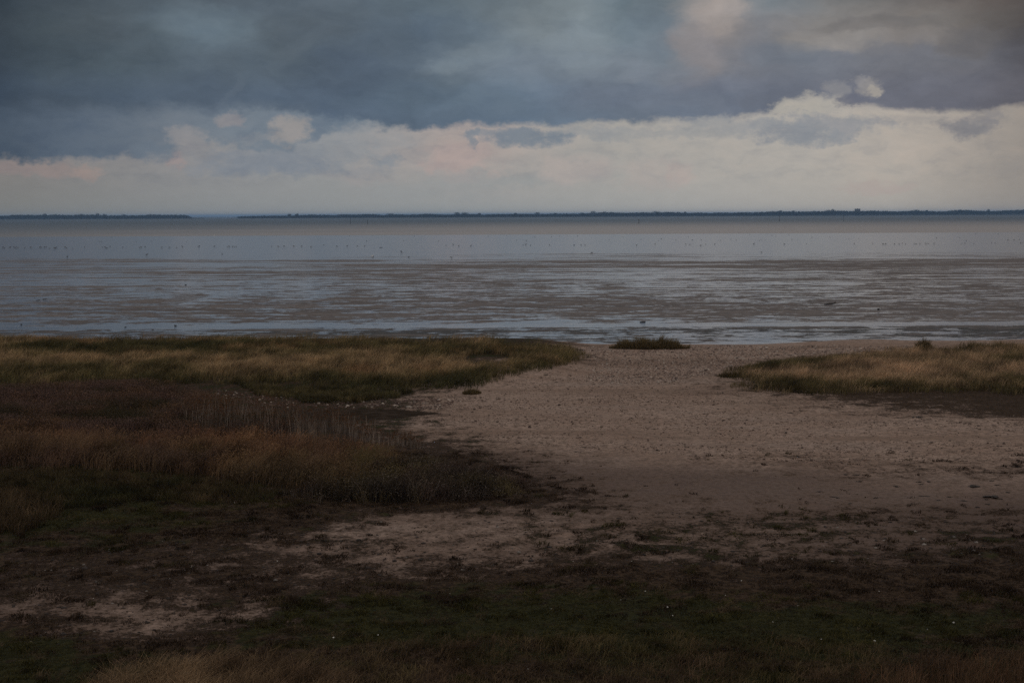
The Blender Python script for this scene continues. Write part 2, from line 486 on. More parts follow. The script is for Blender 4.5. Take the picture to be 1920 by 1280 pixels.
CX = [0, 240, 480, 720, 960, 1200, 1440, 1680, 1920]
VEG = [(630, [1, 1, 1, 1, .8, .0, .0, .0, .05]), (650, [1, 1, 1, 1, .9, .0, .0, .05, .3]), (662, [1, 1, 1, 1, .9, .0, .2, .6, .9]), (700, [1, 1, 1, .9, .1, .04, .5, .9, .9]), (733, [1, 1, .9, .7, .0, .05, .45, .8, .9]), (750, [1, 1, .9, .55, .0, .0, .25, .68, .82]),
       (775, [1, 1, .9, .6, .04, .05, .1, .35, .75]), (800, [1, 1, 1, .55, .05, .02, .05, .06, .2]), (830, [1, 1, 1, .7, .25, .05, .05, .05, .1]), (855, [1, 1, 1, 1, .3, .05, .38, .15, .2]),
       (885, [1, 1, 1, 1, .5, .04, .12, .32, .42]), (905, [1, 1, 1, 1, .7, .08, .04, .08, .1]), (940, [1, 1, 1, .95, .7, .28, .15, .08, .1]), (958, [1, 1, 1, .7, .45, .3, .35, .4, .35]),
       (975, [1, 1, .9, .33, .25, .28, .45, .42, .38]), (995, [.98, .93, .76, .22, .28, .46, .38, .34, .42]), (1020, [.84, .76, .44, .38, .24, .46, .38, .40, .60]), (1045, [.66, .62, .52, .32, .38, .50, .42, .46, .68]),
       (1080, [.62, .62, .55, .52, .62, .70, .72, .78, .88]), (1120, [.50, .50, .56, .72, .80, .84, .88, .9, .95]), (1150, [.45, .28, .5, .88, .95, .97, .97, .98, 1]), (1175, [.72, .35, .65, .9, .95, .97, 1, 1, 1]),
       (1200, [.9, .6, .75, .9, .97, .98, 1, 1, 1]), (1225, [.97, .9, .92, .95, 1, 1, 1, 1, 1]), (1400, [1] * 9)]
GRN = [(630, [.6, .7, .6, .5, .5, .3, .3, .4, .4]), (740, [.4, .3, .5, .5, .4, .2, .3, .2, .2]), (800, [.2, .2, .2, .5, .5, .2, .2, .2, .2]), (855, [.4, .3, .2, .1, .4, .4, .7, .4, .2]), (900, [.6, .6, .4, .15, .1, .1, .2, .1, .1]), (940, [.8, .7, .4, .2, .2, .3, .3, .1, .1]),
       (985, [.8, .55, .3, .4, .55, .65, .9, .4, .3]), (1020, [.5, .4, .2, .4, .45, .65, .6, .4, .5]), (1080, [.3, .25, .2, .2, .2, .2, .2, .15, .1]), (1120, [.2, .25, .3, .6, .75, .55, .45, .3, .2]),
       (1160, [.2, .2, .55, .9, .85, .75, .85, .85, .6]), (1200, [.7, .3, .5, .6, .6, .7, .7, .75, .5]), (1250, [.8, .7, .4, .35, .45, .55, .6, .5, .4]), (1400, [.5] * 9)]
DAMP_DIM = [(630, [.2] * 9), (740, [.2, .2, .2, .2, .15, .1, .15, .2, .2]), (820, [.4, .4, .4, .3, .2, .15, .2, .2, .25]), (860, [.6, .6, .6, .6, .65, .45, .25, .25, .3]), (895, [.7, .7, .7, .8, .9, .75, .75, .55, .5]), (925, [.7, .7, .7, .8, .8, .7, .7, .6, .6]),  # damp sand mid beach; nearer the camera, dimmer light put into the sand colour
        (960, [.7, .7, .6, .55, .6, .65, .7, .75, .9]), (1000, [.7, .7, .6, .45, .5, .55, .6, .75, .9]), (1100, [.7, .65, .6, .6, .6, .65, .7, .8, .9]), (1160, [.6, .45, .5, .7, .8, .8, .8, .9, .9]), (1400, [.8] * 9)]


def veg_at(x, y, z):
    px, py = proj(x, y, z)
    jx = (fbm(x / 2.5, y / 2.5, 31, 3) - .5) * 90
    jy = (fbm(x / 2.5, y / 2.5, 41, 3) - .5) * 26
    v = grid2(px + jx, py + jy, CX, VEG)
    gr = grid2(px + jx, py + jy, CX, GRN)
    dm = grid2(px + jx, py + jy, CX, DAMP_DIM)
    return v, gr, dm


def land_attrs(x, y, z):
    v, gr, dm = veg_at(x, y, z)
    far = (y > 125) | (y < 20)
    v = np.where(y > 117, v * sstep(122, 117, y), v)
    return {"veg": v, "grn": gr, "damp_dim": dm}


def spread(lo, hi, step, far):
    a = list(np.arange(lo, hi, step))
    s = step; q = hi; b = []
    while q < far:
        b.append(q); s *= 1.5; q += s
    b.append(far)
    return a, b


xa, xb = spread(-58, 58, 0.21, 900)
xs = np.array([-v for v in xb[::-1]] + xa[1:] + xb)
ys = np.concatenate([[-600, -300, -150, -80, -40, -20, -10, -4], np.arange(0, 26, 0.8), np.arange(26, 62, 0.13), np.arange(62, 136, 0.25)])
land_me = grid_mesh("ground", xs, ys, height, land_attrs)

mt, g, out = material("beach_ground")
pos = g.node("ShaderNodeNewGeometry").outputs["Position"]
veg, grn, damp_dim = g.attr("veg"), g.attr("grn"), g.attr("damp_dim")
n1 = g.noise(pos, 0.9, 7, 0.62)
n2 = g.noise(pos, 5.0, 5, 0.65)
n3 = g.noise(pos, 0.25, 4, 0.55)
n4 = g.noise(pos, 22.0, 3, 0.6)
n6 = g.noise(pos, 11.0, 3, 0.6)
mixn = g.add(g.add(g.mul(n1, 0.48), g.mul(n2, 0.34)), g.mul(n6, .18))
th = g.add(veg, g.mul(g.sub(mixn, 0.5), 2.9))
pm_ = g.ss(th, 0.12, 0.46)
vm = g.ss(th, 0.40, 0.70)
sand = g.mix(g.ss(n3, .35, .65), (0.400, 0.268, 0.203), (0.478, 0.336, 0.264))
nW = g.noise(g.vec(g.mul(g.xyz(pos)[0], .05), g.mul(g.xyz(pos)[1], .30), 2.0), 1.0, 6, 0.6)
sand = g.mix(g.mul(g.ss(nW, .50, .62), .6), sand, (0.250, 0.160, 0.115))
sand = g.mix(g.mul(g.ss(nW, .46, .36), .35), sand, (0.36, 0.28, 0.24))
sand = g.mix(g.ss(n2, .42, .68), sand, (0.26, 0.185, 0.142))
n5 = g.noise(pos, 2.6, 3, 0.55)
sand = g.mix(g.mul(g.ss(n5, .48, .62), .75), sand, (0.235, 0.165, 0.128))
sand = g.mix(g.mul(g.ss(n4, .56, .70), .75), sand, (0.16, 0.11, 0.085))
dim_sand = g.mix(g.ss(n1, .3, .7), (0.125, 0.084, 0.070), (0.200, 0.138, 0.108))
dim_sand = g.mix(g.mul(g.ss(n2, .50, .64), .7), dim_sand, (0.085, 0.057, 0.045))
sand = g.mix(g.ss(g.add(damp_dim, g.mul(g.sub(n1, .5), .5)), 0.2, 0.85), sand, dim_sand)  # darkens real damp sand, and paints the foreground's light falloff into the colour
soil = g.mix(g.ss(n2, .35, .65), (0.028, 0.017, 0.011), (0.084, 0.052, 0.032))
green = g.mix(g.ss(n2, .35, .65), (0.020, 0.020, 0.008), (0.046, 0.041, 0.015))
cover = g.mix(g.ss(g.add(grn, g.mul(g.sub(n1, .5), 1.5)), .4, .65), soil, green)
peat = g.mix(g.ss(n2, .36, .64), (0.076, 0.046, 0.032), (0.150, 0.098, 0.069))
sand = g.mix(g.mul(pm_, g.ss(damp_dim, .2, .6, .4, .78)), sand, peat)
colr = g.mix(vm, sand, cover)
hgt = g.add(g.add(g.mul(n1, .5), g.mul(n2, .35)), g.add(g.mul(vm, .3), g.mul(n5, .7)))
nb = g.bump(hgt, 1.0, 0.22)
nb = g.bump(n4, 0.5, 0.03, nb)
rough = g.m("MULTIPLY_ADD", damp_dim, -0.1, 1.0)
g.l.new(g.bsdf(colr, rough, nb, 0.06), out.inputs[0])
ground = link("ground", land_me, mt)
tag(ground, kind="structure")

# ------------------------------------------------------------------ pool in the hollow
pm = bpy.data.meshes.new("pool")
pp = [(470, 762), (545, 760), (640, 757), (720, 759), (800, 762), (880, 768), (870, 782), (790, 788), (715, 796), (650, 800), (580, 802), (480, 800), (430, 780)]
pv = []
for i in range(len(pp)):
    a, b = pp[i], pp[(i + 1) % len(pp)]
    for k in range(4):
        t = k / 4
        pv.append((*at(a[0] + (b[0] - a[0]) * t + random.uniform(-5, 5), a[1] + (b[1] - a[1]) * t + random.uniform(-.7, .7), -0.07), -0.07))
pm.from_pydata(pv, [], [list(range(len(pv)))]); pm.update()
mt, g, out = material("peaty_water")
pos = g.node("ShaderNodeNewGeometry").outputs["Position"]
g.l.new(g.bsdf(g.mix(g.ss(g.noise(pos, 1.2, 4), .4, .65), (0.036, 0.026, 0.019), (0.062, 0.044, 0.033)), 0.9, g.bump(g.noise(pos, 3.0, 3), 0.3, 0.03), 0.0, 1.33), out.inputs[0])
tag(link("pool", pm, mt), kind="structure")

# ------------------------------------------------------------------ mud flat (ripples, wet film) and sea
EDGE = at(960, 439.8, ZM)[1]


def mud_h(x, y):
    return ZM + 0.0 * x


def geo_space(a, b, n):
    return a * (b / a) ** (np.arange(n) / (n - 1))


mys = geo_space(118, EDGE + 0.5, 60)
mxs = np.concatenate([-geo_space(30, 4000, 24)[::-1], np.linspace(-25, 25, 9), geo_space(30, 4000, 24)])
mud_me = grid_mesh("mudflat", mxs, mys, mud_h)
mt, g, out = material("wet_sand_flat")
pos = g.node("ShaderNodeNewGeometry").outputs["Position"]
x_, y_ = g.xyz(pos)[:2]
nA = g.noise(g.vec(g.mul(x_, .15), g.mul(y_, .27), 0), 1.0, 9, 0.68, dist=0.4)      # near patches, a few metres
nB = g.noise(g.vec(g.mul(x_, .013), g.mul(y_, .17), 4.0), 1.0, 7, 0.58, dist=0.5)   # far bars, tens of metres
nC = g.noise(g.vec(g.mul(x_, .9), g.mul(y_, 1.3), 2.0), 1.0, 4, 0.6)                 # casts and ripples
nD = g.noise(g.vec(g.mul(x_, .018), g.mul(y_, .022), 7.0), 1.0, 3, 0.5)
far = g.ss(y_, 170, 330)
nn = g.add(g.mul(nA, g.sub(1.0, g.mul(far, .62))), g.mul(nB, g.mul(far, .62)))
nn = g.add(nn, g.mul(g.sub(nC, .5), g.ss(y_, 330, 170, .05, .42)))
nn = g.add(nn, g.mul(g.sub(nD, .5), .32))


def yf(py): return (at(960, py, ZM)[1] - 110) / 800


# share of standing water by distance
wetr = g.ramp(g.m("MULTIPLY_ADD", y_, 1 / 800, -110 / 800), [
    (yf(646), .50), (yf(632), .47), (yf(622), .42), (yf(615), .40), (yf(613), .90), (yf(609.8), .90), (yf(607.6), .50), (yf(594), .41), (yf(575), .42), (yf(555), .45), (yf(535), .47), (yf(515), .47), (yf(500), .44),
    (yf(490), .47), (yf(481), .53), (yf(473), .64), (yf(464), .86), (yf(458), 1.0)])
wetr = g.add(wetr, g.ss(x_, 5, -60, -0.01, .025))
nF = g.noise(g.vec(g.mul(x_, .22), g.mul(y_, .75), 6.0), 1.0, 5, 0.6)
nn = g.add(nn, g.mul(g.sub(nF, .5), g.ss(y_, 340, 150, .14, .50)))
nM = g.noise(g.vec(g.mul(x_, .028), g.mul(y_, .36), 3.0), 1.0, 4, 0.6)
nn = g.add(nn, g.mul(g.sub(nM, .5), g.ss(y_, 160, 230, .05, .42)))
wet = g.ss(g.add(nn, wetr), .955, .992)
rip = g.noise(g.vec(g.mul(x_, .35), g.mul(y_, 1.1), 1.0), 1.0, 4, 0.6)
wb = g.bump(g.mul(rip, g.ss(y_, 320, 140, .0, 1.0)), 0.4, 0.08)
rp2 = g.noise(g.vec(g.mul(x_, .05), g.mul(y_, .16), 1.5), 1.0, 5, 0.7)
wb = g.bump(rp2, 0.22, 0.5, wb)
water = g.bsdf((0.15, 0.185, 0.25), g.ss(y_, 150, 420, .09, .15), wb, 0.5, 1.33)
mudc = g.mix(g.ss(nC, .35, .65), (0.096, 0.074, 0.066), (0.215, 0.172, 0.150))
mudc = g.mix(g.ss(g.add(g.mul(nB, .6), g.mul(nF, .4)), .44, .56), mudc, g.mix(1.0, mudc, (0.7, .68, .68), "MULTIPLY"))
# blackened weed-strewn mud below the beach
dk = g.m("MULTIPLY", g.ss(y_, 154, 146), g.ss(nA, .36, .50))
mudc = g.mix(g.mul(dk, .85), mudc, (0.022, 0.020, 0.018))
mb = g.bump(g.add(nC, g.mul(rip, .7)), 1.0, 0.16)
mud = g.bsdf(mudc, g.ss(nC, .3, .7, .55, .8), mb, 0.22)
g.l.new(g.mixsh(wet, mud, water), out.inputs[0])
tag(link("mudflat", mud_me, mt), kind="structure")

mt, g, out = material("sea_water")
pos = g.node("ShaderNodeNewGeometry").outputs["Position"]
x_, y_ = g.xyz(pos)[:2]
n1 = g.noise(g.vec(g.mul(x_, .03), g.mul(y_, .09)), 1.0, 5, .6)
n2 = g.noise(g.vec(g.mul(x_, .3), g.mul(y_, .5)), 1.0, 4, .6)
nL = g.noise(g.vec(g.mul(x_, .0012), g.mul(y_, .004)), 1.0, 4, .6)
silt = g.ss(g.add(g.mul(g.m("LOGARITHM", y_, 10.0), 1.0), g.mul(g.sub(nL, .5), .12)), 3.02, 3.45)   # silty shallows to deeper channel
refl_side = g.ss(g.add(x_, g.mul(g.sub(nL, .5), 500)), -520, 60)      # darker cloud reflection at left, painted into the shallow water colour
shal = g.mix(refl_side, (0.115, 0.125, 0.14), (0.375, 0.325, 0.295))
wc = g.mix(silt, shal, (0.020, 0.038, 0.052))
wc = g.mix(g.ss(n1, .3, .7), wc, g.mix(1.0, wc, (.85, .85, .86), "MULTIPLY"))
sb = g.bump(g.add(n1, g.mul(n2, .5)), 1.0, 1.2)
g.l.new(g.bsdf(wc, 0.42, sb, 0.5, 1.33), out.inputs[0])
sea_me = grid_mesh("sea", np.linspace(-40000, 40000, 9), np.array([EDGE, 1200, 2500, 6000, 12000, 24000]), mud_h)
tag(link("sea", sea_me, mt), kind="structure")

# ------------------------------------------------------------------ plant materials


def leaf_material(name, rough=0.9, trans=0.35, spec=0.05):
    mt, g, out = material(name)
    colr = g.attr("col", 0)
    pos = g.node("ShaderNodeNewGeometry").outputs["Position"]
    colr = g.mix(1.0, colr, g.ramp(g.noise(pos, 6.0, 2), [(.3, .8), (.7, 1.2)]), "MULTIPLY")
    a = g.bsdf(colr, rough, None, spec)
    tr = g.node("ShaderNodeBsdfTranslucent"); g.put(tr.inputs[0], colr)
    g.l.new(g.mixsh(trans, a, tr.outputs[0]), out.inputs[0])
    return mt


GRASS = leaf_material("dry_grass")
SHRUB = leaf_material("shrub_leaf", 1.0, 0.2, 0.0)

STRAW = np.array([.520, .350, .200]); OLIVE = np.array([.225, .170, .078]); DGREEN = np.array([.082, .074, .034])
RUST = np.array([.300, .150, .078]); PURP = np.array([.128, .080, .064]); GREY = np.array([.36, .285, .235]); DARK = np.array([.065, .048, .037])
BROWN = np.array([.230, .145, .088])


def scatter(poly, dens, jit=(30, 7), clump=0.0, cs=1.2, seed=1, ax=1.0, want_edge=False):
    """points on the ground whose picture falls in poly (photo pixels)"""
    pts = [at(a, b, 0) for a, b in poly]
    x0, x1 = min(p[0] for p in pts) - 4, max(p[0] for p in pts) + 4
    y0, y1 = max(24, min(p[1] for p in pts) - 9), min(124, max(p[1] for p in pts) + 7)
    n = int((x1 - x0) * (y1 - y0) * dens)
    x = RNG.uniform(x0, x1, n); y = RNG.uniform(y0, y1, n)
    z = height(x, y)
    px, py = proj(x, y, z)
    k = 960 / 960
    qx = px + (fbm(x / 2.2, y / 2.2, seed + 50, 3) - .5) * 2 * jit[0]
    qy = py + (fbm(x / 2.2, y / 2.2, seed + 60, 3) - .5) * 2 * jit[1]
    ok = inpoly(qx, qy, poly)
    if clump:
        ok &= RNG.uniform(0, 1, n) < np.clip(1 - clump + clump * 2.2 * (fbm(x / (cs * ax), y / cs, seed + 70, 3) - .28), 0, 1)
    if want_edge:                       # how deep inside the patch each point is: 0 at its border, 1 well inside
        x, y, z, px, py, qx, qy = (a[ok] for a in (x, y, z, px, py, qx, qy))
        e = np.zeros(len(x))
        for k in range(10):
            t = k / 10 * 6.283
            for rr in (.5, 1.0):
                e += inpoly(qx + 56 * rr * math.cos(t), qy + 11 * rr * math.sin(t), poly)
        e = np.clip((e / 20 - .45) / .5, 0, 1)
        keep = RNG.uniform(0, 1, len(x)) < .30 + .70 * e
        return np.stack([x, y, z], 1)[keep], px[keep], py[keep], e[keep]
    return np.stack([x, y, z], 1)[ok], px[ok], py[ok]


def lerpc(a, b, t):
    t = np.asarray(t)[:, None]
    return a * (1 - t) + b * t


def stuff(name, parts, mat, label, cat="grass"):
    v, l, s, cc = join(parts)
    o = link(name, np_mesh(name, v, l, s, cc), mat)
    return tag(o, label, cat, kind="stuff")


def grass_part(P, h, w, c0, c1, lean=.25, wind=0.3, curl=.2, windsp=1.3):
    n = len(P)
    tn = vnoise(P[:, 0] / .42, P[:, 1] / .55, 401) * .6 + vnoise(P[:, 0] / .95, P[:, 1] / 1.3, 402) * .4
    hh = h * RNG.uniform(.65, 1.15, n) * (.62 + .76 * tn)
    yaw = np.where(RNG.uniform(0, 1, n) < wind, RNG.normal(0, .5, n), RNG.uniform(-math.pi, math.pi, n))
    ln = np.abs(RNG.normal(lean, lean * .5, n)); cu = RNG.uniform(0, 2 * curl, n)
    tb = vnoise(P[:, 0] / .36 + 9, P[:, 1] / .5, 403) * .55 + vnoise(P[:, 0] / 1.1, P[:, 1] / 1.6, 404) * .45
    vary = (RNG.uniform(.6, 1.4, n) * np.clip(.15 + 1.7 * tb, .3, 1.8))[:, None]
    return blades("", P, hh, w * RNG.uniform(.7, 1.3, n), yaw, ln, cu, c0 * vary, c1 * vary)


# ---- left dune grass: bands of straw, olive and green
POLY_L = [(-240, 640), (300, 639), (700, 640), (900, 639), (1060, 650), (1105, 668), (1090, 684), (1045, 690), (985, 702), (940, 718), (905, 729), (850, 734), (760, 730), (640, 728), (560, 720), (470, 722), (330, 722), (200, 728), (-240, 728)]
LX = [0, 160, 320, 480, 640, 800, 960, 1100]
STR_L = [(632, [.72, .7, .65, .6, .65, .7, .6, .3]), (645, [.65, .6, .5, .5, .6, .55, .5, .2]), (649, [.5, .3, .25, .25, .45, .4, .35, .15]), (656, [.45, .15, .1, .25, .35, .35, .3, .1]), (666, [.7, .4, .15, .6, .75, .5, .6, .2]), (678, [.75, .75, .6, .85, .9, .85, .85, .25]),
         (690, [.3, .35, .7, .85, .9, .9, .6, .1]), (700, [.5, .4, .6, .75, .85, .85, .3, .1]), (710, [.35, .3, .35, .35, .55, .45, .1, .1]), (722, [.25, .2, .15, .1, .15, .08, .08, .1]), (735, [.3, .2, .1, .05, .05, .05, .05, .05])]


def left_col(px, py, x, y):
    s = grid2(px, py, LX, STR_L) + (fbm(x / 3.0, y / 3.0, 77, 3) - .5) * 1.1
    s = s + RNG.normal(0, .12, len(px))
    s = np.clip(s, 0, 1)
    tip = np.where((s > .5)[:, None], lerpc(OLIVE, STRAW, np.clip((s - .4) / .5, 0, 1)), lerpc(DGREEN * 1.25, OLIVE, s / .5))
    rs = sstep(.55, .75, fbm(x / 5, y / 5, 99, 3))
    tip = lerpc(tip, RUST * 1.1, rs * .5 * (s > .45))
    return tip


def bare(P, px, py, cx, cy, rx, ry):
    return ((px - cx) / rx) ** 2 + ((py - cy) / ry) ** 2 > 1


P, px, py, ed = scatter(POLY_L, 165, (34, 8), .6, 1.0, 1, want_edge=True)
k = bare(P, px, py, 912, 676, 46, 12) & bare(P, px, py, 835, 667, 16, 3)
P, px, py, ed = P[k], px[k], py[k], ed[k]
tip = left_col(px, py, P[:, 0], P[:, 1])
hl = .62 + .55 * (fbm(P[:, 0] / 1.6, P[:, 1] / 1.6, 5, 2) - .5)
hl *= .38 + .62 * np.where(py < 648, 1.0, ed)
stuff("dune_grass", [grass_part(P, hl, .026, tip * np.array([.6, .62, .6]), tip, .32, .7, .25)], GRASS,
      "tall straw and olive dune grass covering the low ridge on the left, before the wet flats")

# lower green sward between ridge and pool
POLY_L2 = [(430, 722), (600, 727), (760, 730), (760, 748), (640, 756), (560, 752), (470, 742)]
P, px, py = scatter(POLY_L2, 180, (30, 6), .6, 1.3, 2)
t = np.clip(.35 + (fbm(P[:, 0] / 2, P[:, 1] / 2, 6, 2) - .5) * 1.6, 0, 1)
tip = lerpc(DGREEN * 1.15, OLIVE * .9, t)
stuff("sedge", [grass_part(P, np.full(len(P), .34), .03, tip * .55, tip, .3, .3)], GRASS,
      "short dark green sedge between the left dune grass and the small dark pool")

# ---- right dune grass
POLY_R = [(1352, 700), (1385, 690), (1460, 679), (1560, 670), (1700, 658), (1830, 652), (2170, 649), (2170, 742), (1800, 738), (1600, 738), (1440, 737), (1390, 733), (1378, 724), (1400, 712), (1368, 707)]
P, px, py, ed = scatter(POLY_R, 175, (30, 7), .5, 1.1, 3, want_edge=True)
RX = [1340, 1420, 1500, 1600, 1700, 1800, 1920]
STR_R = [(655, [.2, .3, .4, .5, .6, .55, .5]), (675, [.1, .2, .3, .55, .6, .45, .5]), (690, [.1, .2, .45, .7, .75, .5, .55]), (705, [.1, .45, .75, .9, .9, .75, .7]), (718, [.2, .6, .75, .85, .8, .7, .6]), (726, [.25, .42, .5, .55, .5, .5, .45]), (742, [.3, .32, .32, .32, .32, .32, .32])]
s = np.clip(grid2(px, py, RX, STR_R) + (fbm(P[:, 0] / 3, P[:, 1] / 3, 78, 3) - .5) * .8 + RNG.normal(0, .1, len(px)), 0, 1)
tip = np.where((s > .5)[:, None], lerpc(OLIVE * 1.1, STRAW * np.array([1.15, 1.14, 1.24]), np.clip((s - .35) / .4, 0, 1)), lerpc(DGREEN, OLIVE, s / .5))
hr = (.62 + .45 * (fbm(P[:, 0] / 1.8, P[:, 1] / 1.8, 15, 2) - .5)) * (.36 + .64 * np.where((px > 1480) & (py < 672), 1.0, ed))
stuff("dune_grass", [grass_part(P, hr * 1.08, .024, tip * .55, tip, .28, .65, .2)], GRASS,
      "pale straw grass over a dark green fringe on the right, beside the sandy gap")

# ---- purple-brown shrubby growth at far left
POLY_S = [(-240, 742), (60, 740), (200, 736), (300, 736), (380, 752), (450, 784), (540, 806), (480, 826), (200, 818), (60, 822), (-240, 822)]
P, px, py = scatter(POLY_S, 78, (60, 14), .6, 1.4, 4)
n = len(P)
hs = .75 + .7 * (fbm(P[:, 0] / 2, P[:, 1] / 2, 25, 3) - .5)
dkf = sstep(.45, .65, fbm(P[:, 0] / 3, P[:, 1] / 2, 27, 3))
base = lerpc(PURP * 1.1, DGREEN * .6, dkf * .8)
base = lerpc(base, lerpc(BROWN * .8, RUST * .6, RNG.uniform(0, 1, n)), sstep(.5, .72, fbm(P[:, 0] / 1.5, P[:, 1] / 1.2, 127, 3)) * .75)
parts = [grass_part(P, hs, .03, base * .6, base, .35, .2)]
rep = 7
C = np.repeat(P, rep, 0) + np.stack([RNG.normal(0, .16, n * rep), RNG.normal(0, .16, n * rep), np.repeat(hs, rep) * RNG.uniform(.35, 1.08, n * rep)], 1)
cc = np.repeat(base, rep, 0) * RNG.uniform(.6, 1.5, n * rep)[:, None]
parts.append(quads(C, RNG.uniform(.018, .05, n * rep), cc))
stuff("undergrowth", parts, SHRUB, "dark purple brown undergrowth on the far left, between the dune grass and the rusty reeds", "undergrowth")

# ---- reeds with pale stalks
POLY_RE = [(345, 800), (430, 792), (520, 794), (610, 800), (760, 822), (800, 838), (740, 836), (620, 826), (520, 820), (400, 822)]
P, px, py = scatter(POLY_RE, 46, (46, 11), .95, .8, 5)
n = len(P)
hre = 1.25 * sstep(860, 420, px) + .35
hre = hre * RNG.uniform(.45, 1.15, n)
cs_ = GREY * 1.0
parts = [grass_part(P, hre, .026, np.tile(cs_ * .6, (n, 1)), lerpc(GREY * .8, BROWN * .7, RNG.uniform(0, 1, n)), .07, .3, .05)]
rep = 4
C = np.repeat(P, rep, 0) + np.stack([RNG.normal(0, .05, n * rep), RNG.normal(0, .05, n * rep), np.repeat(hre, rep) * RNG.uniform(.78, 1.1, n * rep)], 1)
parts.append(quads(C, RNG.uniform(.02, .042, n * rep), np.tile(RUST * .45, (n * rep, 1)) * RNG.uniform(.6, 1.4, n * rep)[:, None], aspect=1.6))
stuff("reeds", parts, GRASS, "thin pale reed stalks with brown tops standing beside the small dark pool", "reeds")

# ---- rusty marsh grass
POLY_RU = [(-240, 826), (200, 826), (420, 834), (620, 838), (720, 850), (800, 878), (780, 905), (700, 925), (560, 928), (430, 905), (300, 890), (140, 880), (-240, 878)]
P, px, py, ed = scatter(POLY_RU, 165, (46, 13), .65, 1.0, 6, want_edge=True)
n = len(P)
t = np.clip(.5 + (fbm(P[:, 0] / 2.2, P[:, 1] / 2.2, 35, 3) - .5) * 2.2 + (px - 420) / 1600 - (py - 860) / 160, 0, 1)
yel = sstep(.58, .75, fbm(P[:, 0] / 2.0, P[:, 1] / 2.0, 37, 3)) * .45
tip = lerpc(lerpc(BROWN * .75, RUST * np.array([.86, .88, .95]), t), STRAW * np.array([.75, .66, .6]), yel)
pat = sstep(.5, .7, fbm(P[:, 0] / 1.7, P[:, 1] / 1.4, 137, 3))
tip = lerpc(tip, PURP * .9, pat * .6)
grn_ = sstep(.6, .75, fbm(P[:, 0] / 3.0, P[:, 1] / 2.0, 39, 3)) + sstep(870, 910, py) * .4
tip = lerpc(tip, OLIVE * .7, np.clip(grn_, 0, .9))
hru = (.85 + .6 * (fbm(P[:, 0] / 1.5, P[:, 1] / 1.5, 36, 3) - .5)) * (.45 + .55 * np.where(py < 850, 1.0, ed))
tip = tip * 1.22
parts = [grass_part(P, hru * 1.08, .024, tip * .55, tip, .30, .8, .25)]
sel = RNG.uniform(0, 1, n) < .22
Q = P[sel]; m = len(Q); rep = 3
C = np.repeat(Q, rep, 0) + np.stack([RNG.normal(.08, .09, m * rep), RNG.normal(0, .09, m * rep), np.repeat(hru[sel], rep) * RNG.uniform(.7, 1.08, m * rep)], 1)
parts.append(quads(C, RNG.uniform(.012, .030, m * rep), np.repeat(tip[sel], rep, 0) * RNG.uniform(.7, 1.3, m * rep)[:, None], aspect=2.6))
stuff("marsh_grass", parts, GRASS, "rust brown marsh grass in a broad bed on the left, in front of the pale reed stalks")

# ---- grey dark scrub at the right tip of the bed
POLY_T = [(690, 872), (800, 868), (880, 884), (960, 898), (1025, 908), (1000, 922), (930, 938), (820, 944), (700, 946), (560, 944), (520, 925), (640, 920)]
P, px, py, ed = scatter(POLY_T, 170, (34, 9), .55, .9, 7, want_edge=True)
n = len(P)
ht = (.35 + .50 * sstep(1030, 800, px)) * (1 + .6 * (fbm(P[:, 0] / 1.3, P[:, 1] / 1.3, 45, 3) - .5)) * (.35 + .65 * ed)
t = np.clip(.4 + (fbm(P[:, 0] / 1.6, P[:, 1] / 1.6, 46, 3) - .5) * 2, 0, 1)
tip = lerpc(DARK, lerpc(PURP * 1.1, OLIVE * .8, sstep(.4, .6, fbm(P[:, 0] / 2, P[:, 1] / 2, 47, 2))), t)
tip = lerpc(tip, GREY * .55, (RNG.uniform(0, 1, n) < .16) * .8)
parts = [grass_part(P, ht, .024, tip * .55, tip, .25, .3)]
rep = 4
C = np.repeat(P, rep, 0) + np.stack([RNG.normal(0, .1, n * rep), RNG.normal(0, .1, n * rep), np.repeat(ht, rep) * RNG.uniform(.3, 1.0, n * rep)], 1)
parts.append(quads(C, RNG.uniform(.02, .045, n * rep), np.repeat(tip, rep, 0) * RNG.uniform(.6, 1.3, n * rep)[:, None]))
stuff("heath", parts, SHRUB, "low dark grey heath tapering to a point on the sand, right end of the reed bed", "heath")

# ---- short olive grass in front of the bed at left, and a paler tuft field at the edge
POLY_O = [(-240, 880), (140, 884), (300, 894), (430, 908), (560, 930), (480, 945), (250, 945), (-240, 1000)]
P, px, py = scatter(POLY_O, 220, (36, 9), .5, 1.2, 8)
t = np.clip(.5 + (fbm(P[:, 0] / 2, P[:, 1] / 2, 55, 3) - .5) * 2.2, 0, 1)
tip = lerpc(DGREEN * .75, lerpc(OLIVE, BROWN, RNG.uniform(0, 1, len(P))) * .6, t)
stuff("short_grass", [grass_part(P, np.full(len(P), .30), .025, tip * .55, tip, .3, .3)], GRASS,
      "short dark olive grass at left, in front of the rusty marsh grass")
POLY_E = [(-120, 940), (50, 938), (110, 955), (100, 985), (40, 1002), (-120, 1006)]
P, px, py = scatter(POLY_E, 200, (26, 7), .6, .8, 9)
tip = lerpc(BROWN * .55, lerpc(OLIVE, STRAW, RNG.uniform(0, 1, len(P))) * .45, RNG.uniform(0, 1, len(P)))
stuff("rough_grass", [grass_part(P, np.full(len(P), .55), .022, tip * .5, tip, .3, .5)], GRASS,
      "brown rough grass patch at the left border of the view, above the dark turf")

